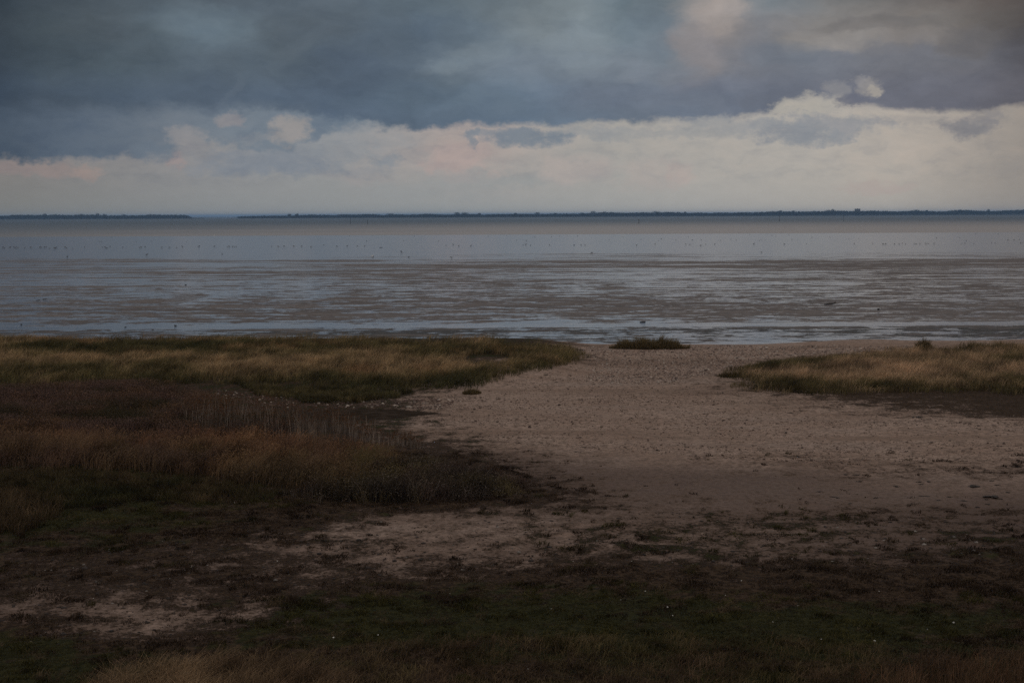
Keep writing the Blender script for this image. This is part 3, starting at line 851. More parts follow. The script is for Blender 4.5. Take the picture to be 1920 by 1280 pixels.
# ---- foreground: tall grass bottom left, thin reddish grass bottom right, sparse grass between
POLY_F1 = [(150, 1300), (240, 1272), (330, 1256), (420, 1248), (520, 1254), (600, 1270), (660, 1292), (680, 1380), (120, 1390)]
P, px, py = scatter(POLY_F1, 420, (30, 8), .55, .6, 10)
P = P[P[:, 1] > 27.5]
t = np.clip(.5 + (fbm(P[:, 0] / 1, P[:, 1] / 1, 65, 3) - .5) * 2, 0, 1)
tip = lerpc(BROWN, STRAW * .85, t)
hf = .66 + .5 * (fbm(P[:, 0] / .9, P[:, 1] / .9, 66, 3) - .5)
stuff("tall_grass", [grass_part(P, hf, .013, tip * .6, tip, .28, .6, .35)], GRASS,
      "straw brown tall grass at the bottom left, nearest to the viewer")
POLY_F2 = [(1600, 1300), (1690, 1272), (1780, 1256), (2170, 1246), (2170, 1390), (1640, 1390)]
P, px, py = scatter(POLY_F2, 230, (30, 9), .5, .6, 11)
t = RNG.uniform(0, 1, len(P))
tip = lerpc(BROWN * .6, lerpc(BROWN, RUST, t) * 1.0, RNG.uniform(0, 1, len(P)))
hf = .62 + .4 * (fbm(P[:, 0] / .9, P[:, 1] / .9, 67, 3) - .5)
stuff("tall_grass", [grass_part(P, hf, .014, tip * .5, tip, .16, .5, .2)], GRASS,
      "thin reddish brown upright grass at the bottom right corner")
POLY_F3 = [(560, 1240), (720, 1210), (900, 1195), (1200, 1195), (1500, 1205), (1740, 1215), (2170, 1228), (2170, 1395), (560, 1395)]
P, px, py = scatter(POLY_F3, 240, (60, 16), .7, 1.1, 12)
t = np.clip(.5 + (fbm(P[:, 0] / 1.5, P[:, 1] / 1.5, 68, 3) - .5) * 2, 0, 1)
tip = lerpc(BROWN * .9, OLIVE * .85, t)
stuff("thin_grass", [grass_part(P, np.full(len(P), .25), .012, tip * .5, tip, .35, .5, .3)], GRASS,
      "sparse brown and olive grass along the bottom of the view, in front of the green turf")

# ---- low turf over the whole salt meadow, following the ground cover
n = 1250000
x = RNG.uniform(-40, 40, n); y = RNG.uniform(28, 74, n)
z = height(x, y); px, py = proj(x, y, z)
v, gr, dm = veg_at(x, y, z)
ok = (px > -480) & (px < 2400) & (py > 845) & (py < 1340) & (v + (fbm(x / .55, y / .55, 91, 4) - .5) * 1.7 > .62)
x, y, z, gr, py, px = x[ok], y[ok], z[ok], gr[ok], py[ok], px[ok]
t = np.clip(gr + (fbm(x / 1.1, y / 1.1, 93, 3) - .5) * 1.4, 0, 1)
tip = lerpc(np.array([.066, .043, .029]), np.array([.078, .067, .025]), sstep(.42, .72, t))
hi = sstep(.58, .75, fbm(x / .9, y / .9, 95, 3))
tip = lerpc(tip, np.array([.15, .10, .066]), hi * .7)
hh = (.035 + .12 * sstep(.4, .75, fbm(x / .6, y / .5, 97, 3)))
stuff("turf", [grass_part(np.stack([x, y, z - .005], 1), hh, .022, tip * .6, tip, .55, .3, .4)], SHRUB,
      "low dark green and brown salt turf spread over the flat foreground", "turf")

# ------------------------------------------------------------------ pebbles, shell and wrack crumbs on the beach
ICO_V = []
ph = (1 + 5 ** .5) / 2
for a in (-1, 1):
    for b in (-ph, ph):
        ICO_V += [(0, a, b), (a, b, 0), (b, 0, a)]
ICO_V = np.array(ICO_V); ICO_V /= np.linalg.norm(ICO_V[0])
from itertools import combinations
dmin = min(np.linalg.norm(ICO_V[a] - ICO_V[b]) for a, b in combinations(range(12), 2))
ICO_F = []
for a, b, c_ in combinations(range(12), 3):
    if all(abs(np.linalg.norm(ICO_V[i] - ICO_V[j]) - dmin) < 1e-4 for i, j in ((a, b), (b, c_), (a, c_))):
        nrm = np.cross(ICO_V[b] - ICO_V[a], ICO_V[c_] - ICO_V[a])
        ICO_F.append((a, b, c_) if nrm @ ICO_V[a] > 0 else (a, c_, b))
ICO_F = np.array(ICO_F)


def lumps(P, sx, sy, sz, cols):
    n = len(P); a = RNG.uniform(0, 6.283, n)
    v = np.repeat(ICO_V[None], n, 0) * RNG.uniform(.75, 1.25, (n, 12, 1))
    X_, Y_, Z_ = v[:, :, 0] * sx[:, None], v[:, :, 1] * sy[:, None], v[:, :, 2] * sz[:, None]
    co, si = np.cos(a)[:, None], np.sin(a)[:, None]
    v = np.stack([X_ * co - Y_ * si, X_ * si + Y_ * co, Z_], -1) + P[:, None, :]
    f = (ICO_F[None] + (np.arange(n) * 12)[:, None, None]).reshape(-1)
    return v.reshape(-1, 3), f, np.arange(n * 20) * 3, np.repeat(cols, 12, 0)


mt, g, out = material("pebble_stone")
g.l.new(g.bsdf(g.attr("col", 0), .8, None, .3), out.inputs[0]); STONE = mt
POLY_B = [(1100, 652), (1300, 650), (1500, 648), (1700, 650), (1560, 662), (1400, 672), (1345, 695), (1340, 725), (1420, 742), (1560, 758), (1700, 768), (1930, 780), (1930, 890), (1750, 892), (1560, 872), (1400, 862), (1200, 850), (1050, 838), (920, 828), (820, 810), (780, 785), (760, 745), (880, 738), (940, 720), (1000, 705), (1060, 694), (1100, 680)]
parts = []
P, px, py = scatter(POLY_B, 24.0, (20, 5), .95, 1.8, 13, 3.5)
n = len(P); sz = RNG.gamma(1.3, .0095, n) + .012
cD = lerpc(np.array([.070, .048, .038]), np.array([.30, .21, .165]), RNG.uniform(0, 1, n))
P[:, 2] += sz * .25
parts.append(lumps(P, sz * 1.15, sz * .95, sz * .85, cD))
P, px, py = scatter([(1100, 650), (1500, 647), (1760, 648), (1560, 664), (1420, 672), (1330, 700), (1240, 720), (1100, 720), (1100, 680)], 26.0, (16, 4), .2, 2, 14)
n = len(P); sz = RNG.gamma(1.8, .012, n) + .015
cD = np.where((RNG.uniform(0, 1, n) < .3)[:, None], np.array([[.5, .42, .36]]), np.array([[.11, .072, .06]])) * RNG.uniform(.6, 1.2, n)[:, None]
parts.append(lumps(P, sz * 1.2, sz * .9, sz * .6, cD))
P, px, py = scatter([(400, 728), (560, 748), (700, 752), (820, 744), (860, 752), (830, 768), (700, 766), (560, 764), (470, 760), (400, 745)], 22, (16, 4), .4, 1, 15)
n = len(P); sz = RNG.gamma(2.0, .018, n) + .02
cD = np.where((RNG.uniform(0, 1, n) < .15)[:, None], np.array([[.42, .34, .28]]), np.array([[.10, .058, .045]])) * RNG.uniform(.5, 1.3, n)[:, None]
parts.append(lumps(P, sz * 1.2, sz * .9, sz * .6, cD))
# crumbs over the foreground mud
P, px, py = scatter([(360, 1010), (640, 985), (1000, 965), (1340, 960), (1930, 980), (1930, 1060), (1000, 1060), (500, 1110), (420, 1180), (100, 1230), (-30, 1180), (-30, 1060)], 9, (40, 9), .6, 1, 16)
n = len(P); sz = RNG.gamma(2.0, .010, n) + .010
cD = np.where((RNG.uniform(0, 1, n) < .08)[:, None], np.array([[.26, .22, .19]]), np.array([[.045, .032, .026]])) * RNG.uniform(.5, 1.2, n)[:, None]
parts.append(lumps(P, sz * 1.3, sz, sz * .6, cD))
v, l, s, cc = join(parts)
tag(link("pebbles", np_mesh("pebbles", v, l, s, cc), STONE), "dark pebbles and shell crumbs strewn over the sandy gap and beach", "pebbles", kind="stuff")

# ------------------------------------------------------------------ single tussocks


def tussock(px, py, rx, h, n, tipc, name, label, ry=None, lean=.45, up=0.0, group=None, loc=None):
    X0, Y0 = loc if loc else at(px, py, 0.25)
    z0 = float(height(np.array([X0]), np.array([Y0]))[0])
    a = RNG.uniform(0, 6.283, n); r = np.sqrt(RNG.uniform(0, 1, n))
    ox, oy = np.cos(a) * r * rx, np.sin(a) * r * (ry or rx)
    zz = height(X0 + ox, Y0 + oy) - z0
    P = np.stack([ox, oy, zz], 1)
    prof = 1 - .82 * r ** 1.6 + .7 * (vnoise(ox / .45 + px, oy / .4 + h, 71) - .5)
    hh = np.maximum(.10, h * prof * RNG.uniform(.55, 1.2, n))
    tip = lerpc(np.tile(tipc, (n, 1)), STRAW * .62, RNG.uniform(0, .75, n) ** 2) * RNG.uniform(.6, 1.35, n)[:, None]
    v, l, s, cc = blades("", P, hh, np.full(n, .022), a + RNG.normal(0, .4, n), lean * r * RNG.uniform(.3, 1.1, n), RNG.uniform(0, .3, n), tip * .45, tip)
    o = link(name, np_mesh(name, v, l, s, cc), GRASS, loc=(X0, Y0, z0 + up))
    return tag(o, label, "grass tussock", group)


def ground_at(px, py):
    """where the sight line through a photo pixel meets the land"""
    dv = ray(px, py); t = 20.0
    while t < 160:
        p = np.array([0, 0, CAMZ]) + dv * t
        if p[2] < height(np.array([p[0]]), np.array([p[1]]))[0]: break
        t += .1
    return float(p[0]), float(p[1])


tussock(0, 0, .6, 1.15, 1100, OLIVE * .75, "grass_tussock", "round dark green tussock alone on the beach crest at right, against the mud", loc=ground_at(1732, 655))
tussock(3, 0, 3.2, 1.15, 5200, OLIVE * 1.0, "grass_tussock", "long low green grass tussock alone on the crest of the sandy gap", ry=.9, loc=ground_at(1218, 653))
tussock(0, 0, 1.3, .80, 900, OLIVE * .75, "grass_tussock", "green grass tussock on the right dune crest, left one of the joined pair", loc=ground_at(1838, 656))
tussock(0, 0, 1.5, .85, 1000, OLIVE * .75, "grass_tussock", "green grass tussock on the right dune crest, right one of the joined pair", loc=ground_at(1890, 657))
tussock(0, 0, .60, .38, 1100, OLIVE * .8, "grass_tussock", "small flat grass tussock on bare sand at the corner of the left dune grass", loc=ground_at(885, 738))
tussock(0, 0, 1.3, .6, 1600, DGREEN * 1.05, "grass_tussock", "dark green grass tussock mound on the pool bank, below the left dune grass", ry=.7, loc=ground_at(600, 752))
tussock(0, 0, .5, .75, 420, PURP * .7, "grass_tussock", "spiky dark tuft poking up from the low heath near its sandy point", loc=ground_at(918, 893), lean=.6)
tussock(0, 0, 1.5, .55, 1200, OLIVE * .7, "grass_tussock", "low olive tussock at the left foot of the right dune grass", ry=.5, loc=ground_at(1385, 706))

# ------------------------------------------------------------------ seaweed clumps on the sand
mt, g, out = material("dry_seaweed")
pos = g.node("ShaderNodeNewGeometry").outputs["Position"]
g.l.new(g.bsdf(g.mix(g.noise(pos, 20, 3), (.018, .013, .010), (.060, .042, .030)), .7, g.bump(g.noise(pos, 30, 3), .6, .02), .3), out.inputs[0]); WEED = mt


def weed_mesh(seed):
    r = np.random.default_rng(seed)
    n = 26
    C = np.stack([r.normal(0, .42, n), r.normal(0, .30, n), np.abs(r.normal(0, .16, n))], 1)
    s = r.uniform(.14, .34, n)
    v, l, st, cc = lumps(C, s * 1.4, s, s * .6, np.zeros((n, 3)))
    v[:, 2] = np.maximum(v[:, 2], -.05)
    return np_mesh("seaweed_clump", v, l, st)


WM = [weed_mesh(k) for k in range(5)]
WEEDS = [(918, 870), (972, 872), (995, 910), (768, 967), (845, 995), (872, 1002), (945, 1031), (1088, 1000), (1200, 935), (1342, 925), (1385, 912), (1380, 992), (1440, 1015), (1500, 997), (1575, 1015), (1590, 1018),
         (1790, 1008), (1705, 1010), (1765, 930), (1740, 905), (1830, 970), (985, 870), (1330, 912), (1205, 941), (1345, 990), (1660, 1055), (1720, 1040)]
ws = [((1280 + u / 3), (600 + v_ / 3), 9) for u, v_ in WEEDS]
ws += [(560 + u / 3, 600 + v_ / 3, 8) for u, v_ in [(1290, 733), (1562, 742), (1605, 715), (1582, 660), (1450, 350), (1755, 690), (1775, 960), (1390, 310)]]
special = [(1828, 912.5, 22, "broad flat dark seaweed clump on the smooth sand, upper of the two big ones"),
           (1862, 932, 26, "big ragged dark seaweed clump on the smooth sand, lower of the two big ones"),
           (1722, 783, 16, "dark flat seaweed strip alone on the speckled sand below the right grass"),
           (1482, 774, 10, "small dark seaweed clump alone on the speckled sand mid right"),
           (1030, 1058, 14, "dark seaweed clump on the muddy streak of the foreground")]
k = 0
for px, py, wpx, *lab in ws + special:
    X0, Y0 = ground_at(px, py)
    sc = wpx * Y0 / FPX * .52
    o = link("seaweed_clump", WM[k % 5], WEED, loc=(X0, Y0, float(height(np.array([X0]), np.array([Y0]))[0])))
    o.scale = (sc, sc * 1.1, sc * .55); o.rotation_euler = (0, 0, random.uniform(-.5, .5))
    if lab: tag(o, lab[0], "seaweed", "dark seaweed clumps scattered on the sand")
    elif px > 1240: tag(o, "small dark seaweed clump among those scattered over the smooth sand at right", "seaweed", "dark seaweed clumps scattered on the sand")
    else: tag(o, "small dark seaweed clump lying loose in the middle of the sandy gap", "seaweed", "dark seaweed clumps in the sandy gap")
    k += 1

# ------------------------------------------------------------------ white shells in the turf
mt, g, out = material("shell_white")
pos = g.node("ShaderNodeNewGeometry").outputs["Position"]
g.l.new(g.bsdf(g.mix(g.noise(pos, 40, 2), (.44, .40, .35), (.66, .62, .56)), .5, None, .4), out.inputs[0]); SHELL = mt


def shell_mesh():
    vs, fs = [(0, 0, .012)], []
    R_, N_ = 4, 14
    for i in range(1, R_ + 1):
        t = i / R_
        for j in range(N_):
            a = math.pi * 2 * j / N_
            rr = t * (1 + .05 * math.cos(7 * a))
            vs.append((rr * math.cos(a) * .05, rr * math.sin(a) * .042 + .01 * t, .03 * (1 - t * t) + .012 * math.cos(7 * a) * t * .2))
    for j in range(N_): fs.append((0, 1 + j, 1 + (j + 1) % N_))
    for i in range(R_ - 1):
        for j in range(N_):
            a = 1 + i * N_ + j; b = 1 + i * N_ + (j + 1) % N_
            fs.append((a, a + N_, b + N_, b))
    me = bpy.data.meshes.new("shell"); me.from_pydata(vs, [], fs); me.update()
    for p in me.polygons: p.use_smooth = True
    return me


SM = shell_mesh()
SH = [(u / 2, 920 + v_ / 2) for u, v_ in [(275, 297), (350, 413), (637, 338), (880, 50), (1418, 553), (1718, 640), (1688, 395), (1040, 272)]]
SH += [(960 + u / 2, 920 + v_ / 2) for u, v_ in [(408, 418), (148, 452), (603, 478), (860, 345), (1073, 440), (1377, 385), (1558, 528), (1160, 568), (978, 500), (448, 272), (467, 110), (60, 680), (800, 403), (500, 385), (1050, 263)]]
SPEC = [(625, 1200, "white shell in the dark turf at bottom left of centre, brightest of that side"), (1788, 1172.5, "bright white shell on green turf at right, highest of the near ones"),
        (1640, 1205, "white shell tilted in brown grass at bottom right, lower of the near ones"), (1252, 1142, "dull pale shell beside the dark mud at centre right, in green turf")]
for i, q in enumerate(SH + SPEC):
    X0, Y0 = ground_at(q[0], q[1])
    o = link("shell", SM, SHELL, loc=(X0, Y0, float(height(np.array([X0]), np.array([Y0]))[0]) + .06))
    o.scale = (random.uniform(.25, .45),) * 3 if len(q) == 2 else (.6,) * 3
    o.rotation_euler = (random.uniform(.3, .9), random.uniform(-.3, .3), random.uniform(-.8, .8))
    tag(o, q[2] if len(q) > 2 else ("tiny white shell lying on the dark foreground turf" if q[0] > 640 else "tiny white shell lying on the muddy foreground at left"), "shell",
        "white shells on the foreground turf" if (len(q) > 2 or q[0] > 640) else "white shells on the muddy foreground at left")

# ------------------------------------------------------------------ driftwood and lumps on the flat
mt, g, out = material("wet_driftwood")
pos = g.node("ShaderNodeNewGeometry").outputs["Position"]
g.l.new(g.bsdf(g.mix(g.noise(pos, 8, 4), (.016, .013, .012), (.05, .04, .034)), .6, g.bump(g.noise(pos, 15, 3), .5, .03), .4), out.inputs[0]); WOODM = mt


def tube(path, radii, sides=8, jit=.12, seed=0):
    r = np.random.default_rng(seed)
    vs, fs = [], []
    path = [Vector(p) for p in path]
    for i, p in enumerate(path):
        t = (path[min(i + 1, len(path) - 1)] - path[max(i - 1, 0)]).normalized()
        a = t.cross(Vector((.13, .4, .9))).normalized(); b = t.cross(a)
        for j in range(sides):
            an = 2 * math.pi * j / sides
            q = p + (a * math.cos(an) + b * math.sin(an)) * radii[i] * (1 + jit * r.normal())
            vs.append(tuple(q))
    for i in range(len(path) - 1):
        for j in range(sides):
            fs.append((i * sides + j, i * sides + (j + 1) % sides, (i + 1) * sides + (j + 1) % sides, (i + 1) * sides + j))
    fs.append(tuple(range(sides))[::-1]); fs.append(tuple((len(path) - 1) * sides + j for j in range(sides)))
    return vs, fs


def mesh_of(name, pieces):
    vs, fs = [], []
    for v_, f_ in pieces:
        o_ = len(vs); vs += v_; fs += [tuple(i + o_ for i in q) for q in f_]
    me = bpy.data.meshes.new(name); me.from_pydata(vs, [], fs); me.update()
    for p in me.polygons: p.use_smooth = True
    return me


def mud_pt(px, py):
    a, b = at(px, py, ZM); return (a, b, ZM)


log = mesh_of("driftwood", [tube([(-.75, 0, .05), (-.4, .03, .08), (0, 0, .10), (.4, -.03, .13), (.62, 0, .19), (.82, 0, .30)], [.04, .08, .10, .10, .085, .05], 8, .12, 1),
                            tube([(.45, 0, .13), (.62, .06, .26), (.78, .1, .42)], [.05, .04, .02], 6, .1, 2), tube([(-.1, 0, .1), (-.2, -.3, .08), (-.28, -.55, .03)], [.05, .035, .02], 6, .1, 3)])
tag(link("driftwood", log, WOODM, loc=mud_pt(1556, 571)), "dark driftwood log with one raised end lying on the wet flat at right", "driftwood")
stick = mesh_of("driftwood", [tube([(-.32, 0, .03), (0, .02, .06), (.34, 0, .10)], [.03, .05, .03], 6, .12, 4), tube([(0, 0, .06), (.1, .1, .14)], [.03, .012], 5, .1, 5)])
tag(link("driftwood", stick, WOODM, loc=mud_pt(72, 563.5)), "short dark stick on the wet flat at far left, lower of two", "driftwood")
tag(link("driftwood", stick.copy(), WOODM, loc=mud_pt(84, 561.5)), "short dark stick on the wet flat at far left, upper of two", "driftwood")


def rock_mesh(seed, sx, sy, sz):
    r = np.random.default_rng(seed)
    n = 7
    C = np.stack([r.normal(0, .25, n) * sx, r.normal(0, .2, n) * sy, np.abs(r.normal(.1, .15, n)) * sz], 1)
    s = r.uniform(.3, .6, n)
    v, l, st, cc = lumps(C, s * sx, s * sy, s * sz, np.zeros((n, 3)))
    return np_mesh("stone", v, l, st)


for px, py, sx, sz, lb in [(1647, 581, .22, .26, "small dark stone on the wet flat to the right of the driftwood log"), (1206, 604, .55, .16, "long low dark stone on the mud at centre, just above the bright channel"),
                           (329, 611, .16, .18, "dark round stone on the mud above the left grass"), (40, 608.5, .16, .12, "dark stone low on the mud at the far left"), (235, 613.5, .14, .12, "small dark stone on the mud above the left grass, between two others"),
                           (286, 618, .18, .1, "flat dark stone in the water film just behind the left grass"), (1517, 599, .12, .12, "tiny dark stone on the mud below the driftwood log"), (348, 534, .2, .2, "lone dark stone far out on the rippled flat at left")]:
    tag(link("stone", rock_mesh(int(px), sx, sx, sz), WOODM, loc=mud_pt(px, py)), lb, "stone")

# ------------------------------------------------------------------ birds on the flat


def bird_mesh(name, k=0):
    pieces = [tube([(-.30, 0, .20), (-.20, 0, .22), (-.05, 0, .24), (.10, 0, .26), (.19, 0, .30), (.235, 0, .38), (.26, 0, .44), (.30, 0, .455), (.335, 0, .445)],
                   [.012, .05, .10, .10, .065, .038, .04, .042, .018], 8, 0.0),
              tube([(.33, 0, .45), (.40, 0, .435)], [.014, .004], 5, 0.0),
              tube([(-.02, .045, .17), (-.01, .045, .0)], [.012, .010], 5, 0.0), tube([(.03, -.045, .17), (.02, -.045, .0)], [.012, .010], 5, 0.0)]
    if k == 1:      # head down, feeding
        pieces[0] = tube([(-.30, 0, .26), (-.20, 0, .25), (-.05, 0, .24), (.10, 0, .23), (.20, 0, .20), (.27, 0, .13), (.31, 0, .085), (.345, 0, .06), (.37, 0, .045)], [.012, .05, .10, .10, .06, .036, .038, .034, .014], 8, 0)
        pieces[1] = tube([(.36, 0, .05), (.41, 0, .01)], [.012, .004], 5, 0)
    if k == 2:      # sitting, swimming
        pieces = [tube([(-.32, 0, .10), (-.2, 0, .09), (-.04, 0, .09), (.12, 0, .10), (.2, 0, .14), (.235, 0, .22), (.26, 0, .275), (.30, 0, .285), (.33, 0, .275)], [.012, .06, .11, .10, .06, .036, .038, .04, .016], 8, 0),
                  tube([(.32, 0, .28), (.39, 0, .265)], [.014, .004], 5, 0)]
    return mesh_of(name, pieces)


mt, g, out = material("dark_plumage")
pos = g.node("ShaderNodeTexCoord").outputs["Object"]
g.l.new(g.bsdf(g.ramp(g.xyz(pos)[2], [(.05, (.10, .09, .08)), (.2, (.07, .062, .058)), (.45, (.045, .04, .04))]), .7, None, .3), out.inputs[0]); DPL = mt
mt, g, out = material("white_plumage")
pos = g.node("ShaderNodeTexCoord").outputs["Object"]
g.l.new(g.bsdf(g.ramp(g.noise(pos, 5, 2), [(.3, (.7, .7, .7)), (.7, (.85, .85, .85))]), .7, None, .3), out.inputs[0]); WPL = mt
BM = [bird_mesh("shorebird", k) for k in range(3)]
for b_ in BM: b_.materials.append(DPL)
GM = bird_mesh("gull", 0); GM.materials.append(WPL)
B = {0: [(30, 505), (50, 512), (100, 505), (115, 503), (160, 503), (178, 508), (200, 507), (275, 505), (345, 505), (450, 505), (465, 504), (497, 505), (517, 503), (557, 515), (610, 512), (630, 508), (625, 515), (730, 500), (750, 513), (820, 517), (950, 500), (1115, 437), (1140, 438), (1150, 500), (1183, 503), (1203, 512), (1238, 494), (1380, 503), (1535, 440), (1570, 507), (1590, 503), (1632, 498), (1700, 430), (1820, 505), (1908, 505), (755, 615), (1253, 388), (1650, 590)],
     320: [(70, 507), (133, 497), (310, 494), (320, 493), (495, 492), (637, 497), (655, 494), (695, 497), (715, 496), (735, 494), (180, 437), (1020, 387), (1058, 373), (1078, 373), (1135, 494), (1208, 495), (1277, 490), (1382, 490), (1472, 492), (1582, 497), (1722, 475), (1868, 490), (580, 578)],
     640: [(65, 489), (180, 488), (260, 488), (437, 503), (455, 503), (283, 428), (90, 373), (348, 373), (820, 373), (703, 428), (1092, 428), (1177, 481), (1259, 474), (1320, 488), (1457, 488), (1655, 378), (1860, 370), (672, 545), (680, 562), (760, 613), (358, 612), (1240, 622)],
     960: [(52, 422), (125, 478), (155, 474), (210, 480), (160, 428), (258, 385), (445, 384), (540, 375), (620, 370), (740, 375), (420, 475), (697, 478), (777, 477), (822, 479), (900, 567), (1092, 417), (1250, 383), (1402, 479), (1610, 467), (1452, 415), (1650, 427), (1680, 405), (1845, 420)],
     1280: [(35, 468), (78, 472), (65, 380), (108, 420), (210, 420), (260, 468), (205, 482), (360, 468), (427, 420), (540, 412), (605, 420), (757, 357), (862, 427), (885, 412), (930, 420), (800, 467), (1003, 367), (1050, 368), (1145, 468), (1193, 357), (1230, 416), (1293, 420), (1393, 464), (1453, 390), (1657, 387), (885, 560), (1870, 403)],
     1600: [(10, 461), (60, 402), (220, 459), (335, 468), (365, 465), (465, 466), (515, 464), (550, 457), (588, 463), (685, 461), (705, 463), (748, 461), (813, 461), (830, 461), (847, 460), (907, 461), (940, 393), (1195, 392), (1222, 457), (1258, 459), (1272, 427), (1355, 460), (1380, 348), (1555, 450), (1595, 454), (1630, 352), (1740, 420), (1778, 343), (1808, 421), (1868, 416), (1885, 453), (1910, 448)]}
third = lambda px: "left" if px < 640 else ("middle" if px < 1280 else "right")
SPB = {(640, 672): "dark wading bird below the long row near the centre, upper of a close pair", (640, 680): "dark wading bird below the long row near the centre, lower of a close pair",
       (640, 760): "dark wading bird nearest the ripples left of centre, alone at the edge of the shine", (640, 358): "dark wading bird beside the white gull at the first ripples",
       (640, 1240): "single dark wading bird among the first ripples at centre", (0, 755): "single dark wading bird on a sand bar at left, below the long row", (0, 1650): "dark wading bird on the first sand bar left of the gap in the far wood",
       (960, 900): "single dark wading bird at the top of the ripples right of centre", (1280, 885): "single dark wading bird below the long row on the right, at the first ripples", (320, 580): "dark wading bird at the top of the ripples under the gap in the far wood",
       (640, 437): "dark bird sitting low in the water film, left of a touching pair", (640, 455): "dark bird sitting low in the water film, right of a touching pair",
       (0, 30): "dark wading bird at the left end of the long row", (1600, 1910): "dark wading bird at the right end of the long row"}
for x0, lst in B.items():
    for u, v_ in lst:
        px, py = x0 + u / 6, 380 + v_ / 6 + .8
        X0, Y0, Z0 = mud_pt(px, py)
        k = 2 if (x0 == 640 and u in (437, 455)) else random.choice((0, 0, 1))
        o = link("shorebird", BM[k], loc=(X0, Y0, ZM - (.01 if k == 2 else .0)))
        big = py > 458
        s_ = random.uniform(.85, 1.35) if big else random.uniform(.7, 1.1)
        o.scale = (s_,) * 3
        o.rotation_euler = (0, 0, random.choice((0, math.pi)) + random.uniform(-.7, .7))
        hor = 402.3 - (px - 960) * ROLL
        dep = py - hor
        if (x0, u) in SPB: lb, gp = SPB[(x0, u)], "birds feeding on the wet flat"
        elif dep < 42: lb, gp = "tiny dark bird on the far edge of the shining flat, %s part" % third(px), "birds along the far edge of the flat, %s" % third(px)
        elif dep < 53: lb, gp = "tiny dark bird above the long row of birds on the flat, %s part" % third(px), "birds between edge and row, %s" % third(px)
        else: lb, gp = "small dark wading bird in the long row on the flat, %s part" % third(px), "birds in the long row, %s" % third(px)
        tag(o, lb, "bird", gp)
for px, py, s_, lb in [(697.5, 482, 1.5, "white gull at the first ripples left of centre"), (401.5, 442.5, 1.3, "white gull at the far water's edge below the gap in the far wood"),
                       (1166.5, 443, 1.3, "white gull at the far water's edge near the single marker post"), (1637, 442, 1.2, "white gull at the far water's edge on the right")]:
    o = link("gull", GM, loc=mud_pt(px, py)); o.scale = (s_,) * 3; o.rotation_euler = (0, 0, random.uniform(-.5, .5))
    tag(o, lb, "gull")

# ------------------------------------------------------------------ marker posts in the sea
for px, pt, pb, tilt, lb in [(657, 409, 420, 0, "thin marker post in the far water, leftmost of the five"), (689, 412, 420, 0, "faint short marker post in the far water, just right of the leftmost"),
                             (1198, 411.5, 419.5, 0, "thick dark marker post in the brown water right of centre"), (1461.5, 405, 415.5, .02, "slim marker post before the far wood, left of the two on the right"),
                             (1582, 403, 415.5, -.05, "slim leaning marker post before the far wood, rightmost of the five")]:
    X0, Y0 = at(px, pb, ZM)
    hgt_ = (pb - pt) / FPX * Y0
    r_ = .42 if px == 1198 else .30
    me = mesh_of("marker_post", [tube([(0, 0, -1.5), (0, 0, hgt_ * .4), (0, 0, hgt_)], [r_, r_ * .85, r_ * .6], 8, .04, 1)])
    o = link("marker_post", me, WOODM, loc=(X0, Y0, ZM)); o.rotation_euler = (0, tilt, 0)
    tag(o, lb, "marker post")
    tm = mesh_of("topmark", [tube([(0, 0, hgt_ - 1.3), (0, 0, hgt_ - .5), (0, 0, hgt_ + .2)], [r_ * .7, r_ * 1.5, r_ * .5], 8, .1, 2)])
    link("topmark", tm, WOODM, parent=o)

# ------------------------------------------------------------------ far shore with its wood
YS = at(960, 407.6, ZM)[1]
base_y = lambda px: 411.8 - 8.8 * px / 1920
MPX = YS / FPX
xs_ = np.linspace(-4200, 4200, 260)
GAP0, GAP1 = at_dist(349, 406, YS)[0], at_dist(446, 406, YS)[0]


def shore_z(x, y):
    t = sstep(YS, YS + 60, y) * (1 - sstep(YS + 340, YS + 420, y))
    gap = sstep(GAP0, GAP0 + 12, x) * (1 - sstep(GAP1 - 30, GAP1, x))
    return ZM - 1.2 + (3.2 + 1.5 * fbm(x / 200, y / 80, 5, 3)) * t * (1 - gap)


xs_ = np.sort(np.concatenate([xs_, np.linspace(GAP0 - 20, GAP0 + 30, 12), np.linspace(GAP1 - 50, GAP1 + 20, 12)]))
sh_me = grid_mesh("far_shore", xs_, np.linspace(YS - 10, YS + 430, 26), shore_z)
mt, g, out = material("far_shore_grass")
pos = g.node("ShaderNodeNewGeometry").outputs["Position"]
g.l.new(g.bsdf(g.mix(g.noise(pos, .02, 5), (.035, .037, .02), (.07, .06, .035)), .9, None, .1), out.inputs[0])
tag(link("far_shore", sh_me, mt), kind="structure")

